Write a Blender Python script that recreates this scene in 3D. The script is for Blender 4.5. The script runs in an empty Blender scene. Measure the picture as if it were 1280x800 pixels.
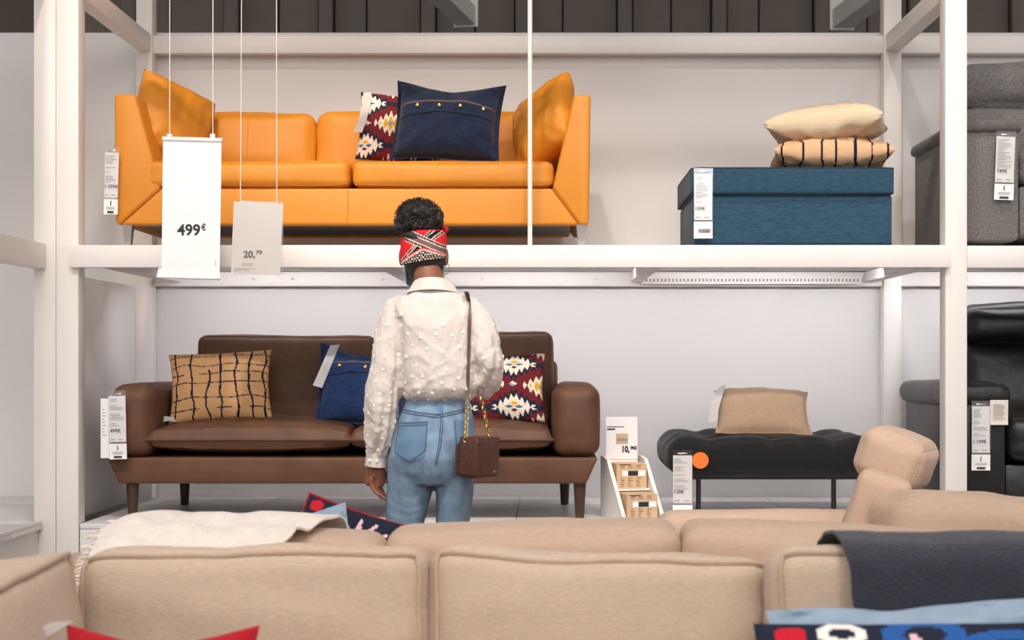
import bpy, bmesh, math, random
from mathutils import Vector, Matrix, noise
from mathutils.bvhtree import BVHTree

random.seed(7)
C = bpy.context.scene.collection
SC = bpy.context.scene
# ------------------------------------------------------------------ camera, world, lights, exposure
H = 1.17                      # eye height
FPX = 1920.0                  # focal length in pixels of the 1280x800 frame
VX, VY = 684.0, 452.0         # vanishing point of depth lines
def X(px, y): return (px - VX) * y / FPX
def Z(py, y): return H + (VY - py) * y / FPX

cam = bpy.data.cameras.new('camera'); camo = bpy.data.objects.new('camera', cam); C.objects.link(camo)
camo.location = (0, 0, H); camo.rotation_euler = (math.pi / 2, 0, 0)
cam.sensor_width = 36; cam.lens = FPX / 1280 * 36
cam.shift_x = -(VX - 640) / 1280; cam.shift_y = (VY - 400) / 1280
cam.dof.use_dof = True; cam.dof.focus_distance = 5.9; cam.dof.aperture_fstop = 4.5
SC.camera = camo

w = bpy.data.worlds.new('store_ambient'); SC.world = w; w.use_nodes = True
w.node_tree.nodes['Background'].inputs[0].default_value = (1.0, 0.94, 0.905, 1)
w.node_tree.nodes['Background'].inputs[1].default_value = 0.68

def area(name, loc, target, sx, sy, energy, col):
    l = bpy.data.lights.new(name, 'AREA'); l.shape = 'RECTANGLE'; l.size = sx; l.size_y = sy
    l.energy = energy; l.color = col
    o = bpy.data.objects.new(name, l); C.objects.link(o); o.location = loc
    d = Vector(target) - Vector(loc); o.rotation_euler = d.to_track_quat('-Z', 'Y').to_euler()
    return o
def spot(name, loc, target, energy, col, ang=50, blend=0.8, rad=0.08):
    l = bpy.data.lights.new(name, 'SPOT'); l.energy = energy; l.color = col; l.spot_size = math.radians(ang)
    l.spot_blend = blend; l.shadow_soft_size = rad
    o = bpy.data.objects.new(name, l); C.objects.link(o); o.location = loc
    d = Vector(target) - Vector(loc); o.rotation_euler = d.to_track_quat('-Z', 'Y').to_euler()
    return o
area('ceiling_strip_light', (0, 2.2, 4.7), (0, 5.0, 1.0), 7.0, 0.6, 60, (1, .95, .90))
area('ceiling_strip_light', (0, -2.0, 4.4), (0, 6.5, 1.2), 8.0, 1.2, 140, (1, .95, .90))
area('ceiling_strip_light', (0, -7.0, 4.2), (0, 6.5, 1.2), 8.0, 1.2, 200, (1, .98, .98))
for x0, x1 in ((-1.72, -.72), (-.6, .37), (.49, 1.49), (1.64, 2.55)):  # unseen fill lamps added under the shelf to brighten the lower wall
    area('shelf_fill_light', ((x0 + x1) / 2, 6.95, 1.597), ((x0 + x1) / 2, 7.45, 1.12), x1 - x0, .04, 4.6, (1, .985, 1))
for sx in (-1.5, -.45): spot('ceiling_spotlight', (sx, 5.1, 4.5), (sx + .1, 6.75, 1.95), 150, (1, .83, .66), 46)
spot('ceiling_spotlight', (1.0, 5.0, 4.5), (1.15, 6.75, 1.9), 125, (1, .88, .77), 50)
spot('ceiling_spotlight', (2.4, 5.0, 4.5), (2.3, 6.75, 1.9), 80, (1, .94, .88), 50)
for sx in (-2.0, -.7, .6, 1.9): spot('ceiling_spotlight', (sx, 2.7, 4.5), (sx * .75, 6.45, .75), 190, (1, .93, .87), 44)
for sx in (-1.0, .9): spot('ceiling_spotlight', (sx, 2.4, 4.5), (sx * .8, 3.7, .7), 150, (1, .93, .87), 75)
SC.view_settings.view_transform = 'Standard'; SC.view_settings.look = 'None'
SC.view_settings.gamma = 1; SC.view_settings.use_curve_mapping = False
SC.view_settings.exposure = 0.1

# ------------------------------------------------------------------ materials
def lin(c):
    return tuple(((v / 255) / 12.92 if v / 255 <= .04045 else ((v / 255 + .055) / 1.055) ** 2.4) for v in c) + (1,)
def mat(name, col, rough=.6, metal=0, var=0.0, nscale=8, bump=0.0, bscale=200, stretch=(1, 1, 1), attr=False, col2=None,
        spec=.5, sheen=0, coat=0, bump2=0, b2scale=6):
    m = bpy.data.materials.new(name); m.use_nodes = True
    nt = m.node_tree; N = nt.nodes; L = nt.links; b = N['Principled BSDF']
    b.inputs['Roughness'].default_value = rough; b.inputs['Metallic'].default_value = metal
    b.inputs['Specular IOR Level'].default_value = spec
    if sheen: b.inputs['Sheen Weight'].default_value = sheen; b.inputs['Sheen Roughness'].default_value = .5
    if coat: b.inputs['Coat Weight'].default_value = coat; b.inputs['Coat Roughness'].default_value = .3
    tc = N.new('ShaderNodeTexCoord'); mp = N.new('ShaderNodeMapping'); mp.inputs['Scale'].default_value = stretch
    L.new(tc.outputs['Object'], mp.inputs[0])
    base = lin(col)
    if attr:
        a = N.new('ShaderNodeVertexColor'); a.layer_name = 'print'; src = a.outputs[0]
    else:
        rgb = N.new('ShaderNodeRGB'); rgb.outputs[0].default_value = base; src = rgb.outputs[0]
    if var or col2:
        n = N.new('ShaderNodeTexNoise'); n.inputs['Scale'].default_value = nscale; n.inputs['Detail'].default_value = 5
        L.new(mp.outputs[0], n.inputs['Vector'])
        mix = N.new('ShaderNodeMix'); mix.data_type = 'RGBA'
        if col2:
            cr = N.new('ShaderNodeMapRange'); cr.inputs[1].default_value = .35; cr.inputs[2].default_value = .65
            L.new(n.outputs['Fac'], cr.inputs[0]); L.new(cr.outputs[0], mix.inputs[0])
            L.new(src, mix.inputs[6]); mix.inputs[7].default_value = lin(col2); src = mix.outputs[2]
        else:
            hs = N.new('ShaderNodeHueSaturation'); mr = N.new('ShaderNodeMapRange')
            mr.inputs[1].default_value = .3; mr.inputs[2].default_value = .7
            mr.inputs[3].default_value = 1 - var; mr.inputs[4].default_value = 1 + var
            L.new(n.outputs['Fac'], mr.inputs[0]); L.new(mr.outputs[0], hs.inputs['Value']); L.new(src, hs.inputs['Color'])
            src = hs.outputs[0]
    L.new(src, b.inputs['Base Color'])
    prev = None
    for s, st in ((bscale, bump), (b2scale, bump2)):
        if st:
            n = N.new('ShaderNodeTexNoise'); n.inputs['Scale'].default_value = s; n.inputs['Detail'].default_value = 3
            L.new(mp.outputs[0], n.inputs['Vector'])
            bp = N.new('ShaderNodeBump'); bp.inputs['Strength'].default_value = st; bp.inputs['Distance'].default_value = .01 if s > 60 else .03
            L.new(n.outputs['Fac'], bp.inputs['Height'])
            if prev: L.new(prev.outputs[0], bp.inputs['Normal'])
            prev = bp
    if prev: L.new(prev.outputs[0], b.inputs['Normal'])
    return m
def weave(name, col, stretch, var=.12, scale=60, rough=.9, bump=.25, sheen=.15, **k):
    return mat(name, col, rough, var=var, nscale=scale, stretch=stretch, bump=bump, bscale=170, sheen=sheen, spec=.2, **k)

M = {}
M['wall'] = mat('white_wall_paint', (226, 223, 222), .75, var=.015, nscale=2)
M['frame'] = mat('white_lacquered_steel', (236, 231, 227), .45, var=.02, nscale=3)
M['shelf'] = mat('white_board', (222, 218, 214), .6, var=.02, nscale=4)
M['deck'] = mat('white_laminate', (222, 220, 220), .4, var=.02, nscale=3)
M['floor'] = mat('grey_concrete_floor', (150, 146, 142), .5, var=.06, nscale=3)
M['ceil'] = mat('dark_ceiling_paint', (92, 84, 78), .85, var=.05, nscale=2)
M['panel'] = mat('dark_metal_sheet', (112, 102, 94), .7, var=.06, nscale=3)
M['steel'] = mat('chrome', (205, 203, 200), .22, 1)
M['zinc'] = mat('zinc_bolt', (150, 148, 146), .4, 1)
M['orange'] = mat('cognac_leather', (209, 134, 38), .5, var=.05, nscale=5, bump=.12, bscale=220, bump2=.12, b2scale=9, spec=.4)
M['orange_thread'] = mat('cognac_thread', (205, 118, 30), .7)
M['under'] = mat('black_underlining', (140, 136, 134), .9)
M['brown'] = mat('brown_suede_leather', (95, 64, 46), .58, var=.2, nscale=7, bump=.12, bscale=160, bump2=.15, b2scale=8, spec=.35)
M['walnut'] = mat('dark_walnut', (66, 42, 32), .45, var=.2, nscale=20, stretch=(6, 6, .6))
M['blue'] = weave('blue_slub_linen', (46, 76, 97), (1.2, 1.2, 9), .34, 26)
M['blue_d'] = mat('dark_blue_piping', (24, 50, 70), .9)
M['grey'] = weave('grey_tweed', (116, 112, 110), (1, 1, 1), .38, 130, bump=.5)
M['grey_d'] = weave('grey_tweed_piping', (98, 94, 92), (1, 1, 1), .3, 130)
M['black'] = mat('black_leather', (20, 20, 22), .38, var=.1, nscale=6, bump=.1, bscale=240, bump2=.2, b2scale=8)
M['black_fab'] = weave('black_cotton', (26, 26, 28), (1, 1, 1), .12, 60)
M['black_metal'] = mat('black_metal', (18, 18, 19), .45)
M['beige'] = weave('beige_linen_weave', (204, 182, 162), (1, 1, 6), .10, 55, bump=.45)
M['beige2'] = weave('beige_cotton_weave', (197, 170, 149), (1, 1, 5), .06, 40, bump=.2)
M['beige_pipe'] = weave('beige_piping', (188, 164, 143), (1, 1, 1), .05, 60)
M['cream'] = weave('cream_wool', (238, 227, 217), (1, 1, 1), .05, 40, bump=.5, sheen=.4)
M['navy'] = weave('navy_wool', (46, 48, 60), (1, 1, 1), .13, 30, bump=.6, sheen=.25)
M['denim'] = weave('dark_denim', (25, 36, 60), (1.5, 5, 1.5), .22, 26, bump=.3)
M['denim2'] = weave('mid_blue_denim', (32, 54, 96), (1.5, 5, 1.5), .22, 26, bump=.3)
M['thread'] = mat('tan_thread', (150, 110, 80), .8)
M['brass'] = mat('brass', (212, 180, 110), .3, 1)
M['print_cloth'] = mat('printed_cotton', (255, 255, 255), .9, var=.05, nscale=90, attr=True, bump=.25, bscale=180, spec=.2)
M['cream_cot'] = weave('cream_cotton', (226, 204, 172), (1, 1, 1), .04, 40)
M['tan_cot'] = weave('tan_cotton', (176, 147, 122), (1, 1, 1), .06, 50)
M['light_blue'] = weave('light_blue_cotton', (146, 166, 186), (1, 1, 1), .1, 12)
M['red'] = weave('red_cotton', (176, 22, 36), (1, 1, 1), .08, 40)
M['paper'] = mat('white_paper', (240, 238, 238), .6, var=.01, nscale=5)
M['paper_w'] = mat('ivory_paper', (226, 217, 209), .6, var=.01, nscale=5)
M['ink'] = mat('black_ink', (38, 40, 44), .6)
M['ink_l'] = mat('grey_ink', (150, 148, 150), .6)
M['sticker'] = mat('orange_sticker', (246, 118, 32), .5)
M['cord'] = mat('white_cord', (236, 228, 222), .6)
M['card'] = mat('brown_cardboard', (206, 172, 138), .75, var=.05, nscale=30, stretch=(1, 1, 6))
M['dark_glass'] = mat('dark_box_window', (52, 50, 50), .3)
M['skin'] = mat('skin', (136, 86, 62), .5, var=.06, nscale=14)
M['hair'] = mat('black_curly_hair', (32, 24, 21), .55, var=.35, nscale=45, bump=.8, bscale=90)
M['blouse'] = mat('sheer_cream_cotton', (214, 203, 195), .85, var=.03, nscale=14, bump=.08, bscale=300, bump2=.5, b2scale=22, sheen=.15, stretch=(1, 1, .55))
M['dot'] = mat('white_tufted_dot', (244, 236, 228), .9)
M['jeans'] = mat('washed_denim', (118, 143, 166), .85, var=.24, nscale=22, bump=.3, bscale=320, bump2=.3, b2scale=12, stretch=(1.2, 1.2, .7))
M['jeans_d'] = mat('jeans_pocket_denim', (98, 128, 154), .85, var=.12, nscale=20, bump=.3, bscale=320)
M['jeans_t'] = mat('jeans_stitch', (62, 84, 112), .8)
M['mask'] = mat('light_blue_mask', (150, 200, 224), .8)
M['eye'] = mat('eye_white', (230, 225, 220), .2)
M['lips'] = mat('lips', (110, 52, 46), .4)
M['bag'] = mat('brown_embossed_leather', (76, 42, 33), .35, var=.15, nscale=90, bump=.25, bscale=120)
M['shoe'] = mat('white_sneaker', (225, 222, 218), .5)
def film():
    m = bpy.data.materials.new('clear_plastic_film'); m.use_nodes = True
    N = m.node_tree.nodes; L = m.node_tree.links; N.remove(N['Principled BSDF'])
    t = N.new('ShaderNodeBsdfTransparent'); g = N.new('ShaderNodeBsdfGlossy'); g.inputs['Roughness'].default_value = .12
    mx = N.new('ShaderNodeMixShader'); mx.inputs[0].default_value = .12
    L.new(t.outputs[0], mx.inputs[1]); L.new(g.outputs[0], mx.inputs[2]); L.new(mx.outputs[0], N['Material Output'].inputs[0])
    return m
M['film'] = film()

# ------------------------------------------------------------------ object helpers
def tag(o, label=None, cat=None, group=None, kind=None):
    if label: o['label'] = label
    if cat: o['category'] = cat
    if group: o['group'] = group
    if kind: o['kind'] = kind
    return o
def thing(name, label, cat, loc, rotz=0, group=None):
    o = bpy.data.objects.new(name, None); C.objects.link(o)
    o.location = loc; o.rotation_euler = (0, 0, rotz); o.empty_display_size = .1
    return tag(o, label, cat, group)
def origin_of(p):
    v = Vector((0, 0, 0))
    while p: v += p.location; p = p.parent
    return v
def link(name, me, m, parent=None):
    o = bpy.data.objects.new(name, me); C.objects.link(o)
    if parent: o.parent = parent
    if m and not me.materials: me.materials.append(m)
    return o
def mk(name, bm, m, parent=None, local=False, smooth=True, label=None, kind=None):
    """bmesh -> one mesh object. World-authored unless local=True."""
    if parent is not None and not local:
        bmesh.ops.translate(bm, verts=bm.verts, vec=-origin_of(parent))
    me = bpy.data.meshes.new(name); bm.normal_update(); bm.to_mesh(me); bm.free()
    if smooth:
        for p in me.polygons: p.use_smooth = True
        me.set_sharp_from_angle(angle=math.radians(40))
    o = link(name, me, m, parent)
    if label: o['label'] = label
    if kind: o['kind'] = kind
    return o
def free(name, bm, m, loc, smooth=True):
    """top-level mesh, world-authored, origin moved to loc"""
    bmesh.ops.translate(bm, verts=bm.verts, vec=-Vector(loc))
    o = mk(name, bm, m, None, True, smooth); o.location = loc
    return o
def B(): return bmesh.new()
def a_box(bm, x0, x1, y0, y1, z0, z1, bev=0, seg=2):
    r = bmesh.ops.create_cube(bm, size=1)
    vs = r['verts']
    for v in vs:
        v.co = ((x0 + x1) / 2 + v.co.x * (x1 - x0), (y0 + y1) / 2 + v.co.y * (y1 - y0), (z0 + z1) / 2 + v.co.z * (z1 - z0))
    if bev:
        es = list({e for v in vs for e in v.link_edges})
        bmesh.ops.bevel(bm, geom=es, offset=bev, segments=seg, affect='EDGES', profile=.5)
    return bm
def box(name, x0, x1, y0, y1, z0, z1, m, parent=None, bev=0.003, **k):
    return mk(name, a_box(B(), x0, x1, y0, y1, z0, z1, bev), m, parent, **k)
def a_prism(bm, pts, y0, y1, bev=0, seg=3, axis='y'):
    """polygon in the x-z plane extruded along y (or pts (y,z) along x)"""
    f = (lambda p, t: (p[0], t, p[1])) if axis == 'y' else (lambda p, t: (t, p[0], p[1]))
    a = [bm.verts.new(f(p, y0)) for p in pts]; b = [bm.verts.new(f(p, y1)) for p in pts]
    n = len(pts); fs = [bm.faces.new(a), bm.faces.new(b[::-1])]
    for i in range(n): fs.append(bm.faces.new((a[i], b[i], b[(i + 1) % n], a[(i + 1) % n])))
    bmesh.ops.recalc_face_normals(bm, faces=fs)
    if bev:
        es = list({e for ff in fs for e in ff.edges})
        bmesh.ops.bevel(bm, geom=es, offset=bev, segments=seg, affect='EDGES', profile=.5)
    return bm
def a_tube(bm, pts, r, n=8, closed=False, taper=None):
    pts = [Vector(p) for p in pts]; rings = []; N = len(pts); up = None
    for i, p in enumerate(pts):
        if closed: t = pts[(i + 1) % N] - pts[i - 1]
        else: t = pts[min(i + 1, N - 1)] - pts[max(i - 1, 0)]
        if t.length < 1e-9: t = Vector((0, 0, 1))
        t.normalize()
        if up is None: up = Vector((0, 0, 1)) if abs(t.z) < .9 else Vector((1, 0, 0))
        u = up - t * up.dot(t)
        if u.length < 1e-6: u = t.orthogonal()
        u.normalize(); v = t.cross(u); up = u
        rr = r if taper is None else r * taper(i / max(1, N - 1))
        rings.append([bm.verts.new(p + (u * math.cos(2 * math.pi * k / n) + v * math.sin(2 * math.pi * k / n)) * rr) for k in range(n)])
    for i in range(N if closed else N - 1):
        a, b = rings[i], rings[(i + 1) % N]
        for k in range(n): bm.faces.new((a[k], a[(k + 1) % n], b[(k + 1) % n], b[k]))
    if not closed:
        bm.faces.new(rings[0][::-1]); bm.faces.new(rings[-1])
    return bm
def a_ring_loft(bm, rings):
    """rings: lists of points (same count), capped"""
    R = [[bm.verts.new(p) for p in r] for r in rings]; n = len(R[0])
    for a, b in zip(R, R[1:]):
        for k in range(n): bm.faces.new((a[k], a[(k + 1) % n], b[(k + 1) % n], b[k]))
    bm.faces.new(R[0][::-1]); bm.faces.new(R[-1])
    return bm
def ell(cx, cy, z, rx, ry, n=28, e=2.0):
    o = []
    for k in range(n):
        t = 2 * math.pi * k / n; c, s = math.cos(t), math.sin(t)
        o.append((cx + rx * math.copysign(abs(c) ** (2 / e), c), cy + ry * math.copysign(abs(s) ** (2 / e), s), z))
    return o
def a_limb(bm, pts, radii, n=16, sub=6, caps=True):
    """tapered limb along points, catmull-rom; radii float or (ra,rb)"""
    P = [Vector(p) for p in pts]; Rr = [(r, r) if not isinstance(r, tuple) else r for r in radii]
    out = []; rad = []
    for i in range(len(P) - 1):
        p0 = P[max(i - 1, 0)]; p1 = P[i]; p2 = P[i + 1]; p3 = P[min(i + 2, len(P) - 1)]
        for s in range(sub):
            t = s / sub
            out.append(.5 * ((2 * p1) + (p2 - p0) * t + (2 * p0 - 5 * p1 + 4 * p2 - p3) * t * t + (3 * p1 - p0 - 3 * p2 + p3) * t ** 3))
            tt = t * t * (3 - 2 * t)
            rad.append((Rr[i][0] * (1 - tt) + Rr[i + 1][0] * tt, Rr[i][1] * (1 - tt) + Rr[i + 1][1] * tt))
    out.append(P[-1]); rad.append(Rr[-1])
    if caps:   # rounded ends
        d0 = (out[0] - out[1]).normalized(); d1 = (out[-1] - out[-2]).normalized()
        for q, d, r in ((0, d0, rad[0]), (1, d1, rad[-1])):
            ex = [(out[0 if q == 0 else -1] + d * min(r) * math.sin(a), (r[0] * math.cos(a), r[1] * math.cos(a))) for a in (.5, .95, 1.35)]
            if q == 0: out = [e[0] for e in ex[::-1]] + out; rad = [e[1] for e in ex[::-1]] + rad
            else: out += [e[0] for e in ex]; rad += [e[1] for e in ex]
    rings = []; up = Vector((1, 0, 0))
    for i, p in enumerate(out):
        t = (out[min(i + 1, len(out) - 1)] - out[max(i - 1, 0)]).normalized()
        u = up - t * up.dot(t)
        if u.length < 1e-4: u = t.orthogonal()
        u.normalize(); v = t.cross(u); up = u
        rings.append([p + u * math.cos(2 * math.pi * k / n) * rad[i][0] + v * math.sin(2 * math.pi * k / n) * rad[i][1] for k in range(n)])
    return a_ring_loft(bm, rings)
def a_blob(bm, c, r, seg=20):
    q = bmesh.ops.create_uvsphere(bm, u_segments=seg, v_segments=max(8, seg * 2 // 3), radius=1)
    for v in q['verts']: v.co = (c[0] + v.co.x * r[0], c[1] + v.co.y * r[1], c[2] + v.co.z * r[2])
    return bm
def a_disc(bm, c, r, h, axis='y', n=20):
    d = {'x': (1, 0, 0), 'y': (0, 1, 0), 'z': (0, 0, 1)}[axis]; d = Vector(d)
    return a_tube(bm, [Vector(c) - d * h / 2, Vector(c) + d * h / 2], r, n)
def remesh(bm, voxel, smooth=4, fac=.5):
    bmesh.ops.recalc_face_normals(bm, faces=bm.faces)
    me = bpy.data.meshes.new('tmp'); bm.to_mesh(me); bm.free()
    o = bpy.data.objects.new('tmp', me); C.objects.link(o)
    r = o.modifiers.new('r', 'REMESH'); r.mode = 'VOXEL'; r.voxel_size = voxel
    if smooth:
        s = o.modifiers.new('s', 'SMOOTH'); s.iterations = smooth; s.factor = fac
    dg = bpy.context.evaluated_depsgraph_get(); dg.update()
    m2 = bpy.data.meshes.new_from_object(o.evaluated_get(dg))
    bpy.data.objects.remove(o); bpy.data.meshes.remove(me)
    b2 = B(); b2.from_mesh(m2); bpy.data.meshes.remove(m2)
    return b2
def nz(p, s, seed=0): return noise.noise(Vector(p) * s + Vector((seed * 7.1, seed * 3.3, seed * 1.7)))

# cushions: rounded box through a cube mapping -----------------------------------
def cmap(u, v, w_, S, r, bul, seed=0, wr=0.0, sag=0.0):
    hx, hy, hz = S[0] / 2, S[1] / 2, S[2] / 2
    p = Vector((u * hx, v * hy, w_ * hz))
    q = Vector((max(-hx + r, min(hx - r, p.x)), max(-hy + r, min(hy - r, p.y)), max(-hz + r, min(hz - r, p.z))))
    d = p - q
    if d.length > 1e-7: p = q + d.normalized() * min(r, d.length if max(abs(d.x), abs(d.y), abs(d.z)) < r - 1e-6 else r)
    e = lambda t: 1 - t * t
    p += Vector((bul[0] * u * abs(u) * e(v) * e(w_), bul[1] * v * abs(v) * e(u) * e(w_), bul[2] * w_ * abs(w_) * e(u) * e(v)))
    if sag and w_ > 0: p.z -= sag * e(u) * w_
    if wr:
        n = p * 1.0
        a = nz((p.x * 1.0, p.y * 2, p.z * 2), 5, seed) * wr + nz(p, 14, seed + 3) * wr * .35
        dd = Vector((p.x / hx ** 1, p.y / hy, p.z / hz)); p += dd.normalized() * a
    return p
def a_cushion(bm, c, S, r=.04, bul=(0, 0, 0), seed=0, wr=0.0, n=18, rot=None, sag=0.0, shape=None):
    """shape: optional fn(Vector)->Vector applied in local space"""
    R = rot.to_3x3() if rot is not None else None; c = Vector(c); cache = {}
    ts = []
    for i in range(n + 1):
        t = -1 + 2 * i / n; ts.append(math.copysign(abs(t) ** .75, t))
    def V(u, v, w_):
        k = (round(u, 5), round(v, 5), round(w_, 5))
        if k not in cache:
            p = cmap(u, v, w_, S, r, bul, seed, wr, sag)
            if shape: p = shape(p)
            if R: p = R @ p
            cache[k] = bm.verts.new(c + p)
        return cache[k]
    for ax in range(3):
        for s in (-1, 1):
            for i in range(n):
                for j in range(n):
                    q = []
                    for (a, b) in ((i, j), (i + 1, j), (i + 1, j + 1), (i, j + 1)):
                        t = [0, 0, 0]; t[ax] = s; t[(ax + 1) % 3] = ts[a]; t[(ax + 2) % 3] = ts[b]; q.append(V(*t))
                    if s < 0: q.reverse()
                    try: bm.faces.new(q)
                    except ValueError: pass
    return bm
def a_piping(bm, c, S, r, bul, face, seed=0, wr=0.0, rad=.005, rot=None, n=18, out=0.6, sag=0.0, shape=None):
    """tube around one face of a cushion. face=(axis, sign)"""
    R = rot.to_3x3() if rot is not None else None; c = Vector(c); pts = []
    ax, s = face
    ts = [-1 + 2 * i / n for i in range(n)]
    loop = [(t, -1) for t in ts] + [(1, t) for t in ts] + [(-t, 1) for t in ts] + [(-1, -t) for t in ts]
    for a, b in loop:
        t = [0, 0, 0]; t[ax] = s; t[(ax + 1) % 3] = a; t[(ax + 2) % 3] = b
        p = cmap(t[0], t[1], t[2], S, r, bul, seed, wr, sag)
        if shape: p = shape(p)
        if R: p = R @ p
        pts.append(c + p)
    # relax corner duplicates
    q = []
    for p in pts:
        if not q or (p - q[-1]).length > .004: q.append(p)
    return a_tube(bm, q, rad, 6, True)

# pillows ------------------------------------------------------------------------
def pillow_mesh(w_, h, t, n=40, flange=0.0, seed=0, pinch=.07, wr=.006, pat=None, pw=.42, sag=.0, dent=0.0):
    """x width, y height, z front. returns bmesh; pat(u,v,side)->rgb 0..255"""
    bm = B(); col = bm.loops.layers.color.new('print') if pat else None
    def ht(u, v):
        a = min(abs(u) / (1 - flange), 1); b = min(abs(v) / (1 - flange), 1)
        return ((1 - a * a) * (1 - b * b)) ** pw
    grids = {}
    for side in (1, -1):
        g = []
        for j in range(n + 1):
            row = []
            for i in range(n + 1):
                u = -1 + 2 * i / n; v = -1 + 2 * j / n
                x = w_ / 2 * u * (1 - pinch * (1 - v * v) * u * u); y = h / 2 * v * (1 - pinch * (1 - u * u) * v * v)
                k = ht(u, v); f = 1 - .35 * max(0, v) * sag * 2
                z = side * t / 2 * k * f
                cr = (abs(u * v)) ** 1.5 * k
                z += side * k * wr * (nz((x * 1.2, y, seed), 9, seed + side) * 1.6 + nz((x, y, seed), 24, seed + side * 2))
                z += side * wr * 2.2 * cr * math.sin(14 * math.atan2(abs(v), abs(u)) + seed)
                if dent: z -= side * dent * math.exp(-((u * 1.6) ** 2)) * max(0, v) * k; y -= dent * math.exp(-((u * 1.5) ** 2)) * max(0, v) ** 2
                if k < .2: z += wr * 1.2 * nz((x, y, 3), 10, seed) * (1 - k * 5)
                row.append(bm.verts.new((x, y, z)) if side == 1 or 0 < i < n and 0 < j < n else grids[1][j][i])
            g.append(row)
        grids[side] = g
        for j in range(n):
            for i in range(n):
                q = [g[j][i], g[j][i + 1], g[j + 1][i + 1], g[j + 1][i]]
                if side < 0: q.reverse()
                f = bm.faces.new(q)
                if pat:
                    rgb = tuple(q / 255 for q in pat(-1 + 2 * (i + .5) / n, -1 + 2 * (j + .5) / n, side)) + (1,)
                    for lp in f.loops: lp[col] = rgb
    return bm
def pose(o, loc, lean=0, roll=0, yaw=0):
    """pillow standing, front towards -y, leaning back by lean degrees"""
    m = Matrix.Translation(loc) @ Matrix.Rotation(math.radians(yaw), 4, 'Z') @ Matrix.Rotation(math.radians(90 - lean), 4, 'X') @ Matrix.Rotation(math.radians(roll), 4, 'Z')
    o.matrix_world = m
    return o

# writing ------------------------------------------------------------------------
def text_bm(s, size, bold=0.0):
    cu = bpy.data.curves.new('t', 'FONT'); cu.body = s; cu.size = size; cu.offset = bold; cu.align_x = 'LEFT'; cu.resolution_u = 3
    o = bpy.data.objects.new('t', cu); C.objects.link(o)
    dg = bpy.context.evaluated_depsgraph_get(); dg.update()
    me = bpy.data.meshes.new_from_object(o.evaluated_get(dg))
    bpy.data.objects.remove(o); bpy.data.curves.remove(cu)
    bm = B(); bm.from_mesh(me); bpy.data.meshes.remove(me)
    bmesh.ops.rotate(bm, verts=bm.verts, cent=(0, 0, 0), matrix=Matrix.Rotation(math.pi / 2, 3, 'X'))
    return bm
def add_text(target, s, x, y, z, size, bold=0.0, width=None):
    """text in x-z plane facing -y, lower-left at x,z; optional fitted width"""
    bm = text_bm(s, size, bold)
    xs = [v.co.x for v in bm.verts]; x0 = min(xs); ww = max(xs) - x0
    k = (width / ww) if width else 1
    for v in bm.verts: v.co = Vector(((v.co.x - x0) * k + x, y, v.co.z + z))
    me = bpy.data.meshes.new('t'); bm.to_mesh(me); bm.free(); target.from_mesh(me); bpy.data.meshes.remove(me)
    return target
def rect(bm, x0, x1, z0, z1, y):
    vs = [bm.verts.new(p) for p in ((x0, y, z0), (x1, y, z0), (x1, y, z1), (x0, y, z1))]
    return bm.faces.new(vs)
def curl_sheet(x0, x1, z0, z1, y, curl=.004, th=.0006, n=10):
    """thin sheet facing -y, a little wavy"""
    bm = B(); g = []
    for i in range(n + 1):
        t = i / n; z = z0 + (z1 - z0) * t
        yy = y + curl * math.sin(t * 4.3) * (1 - t)
        g.append([bm.verts.new((x0, yy, z)), bm.verts.new((x1, yy, z)), bm.verts.new((x1, yy + th, z)), bm.verts.new((x0, yy + th, z))])
    for a, b in zip(g, g[1:]):
        for k in range(4): bm.faces.new((a[k], a[(k + 1) % 4], b[(k + 1) % 4], b[k]))
    bm.faces.new(g[0][::-1]); bm.faces.new(g[-1]); bmesh.ops.recalc_face_normals(bm, faces=bm.faces)
    return bm
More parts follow.
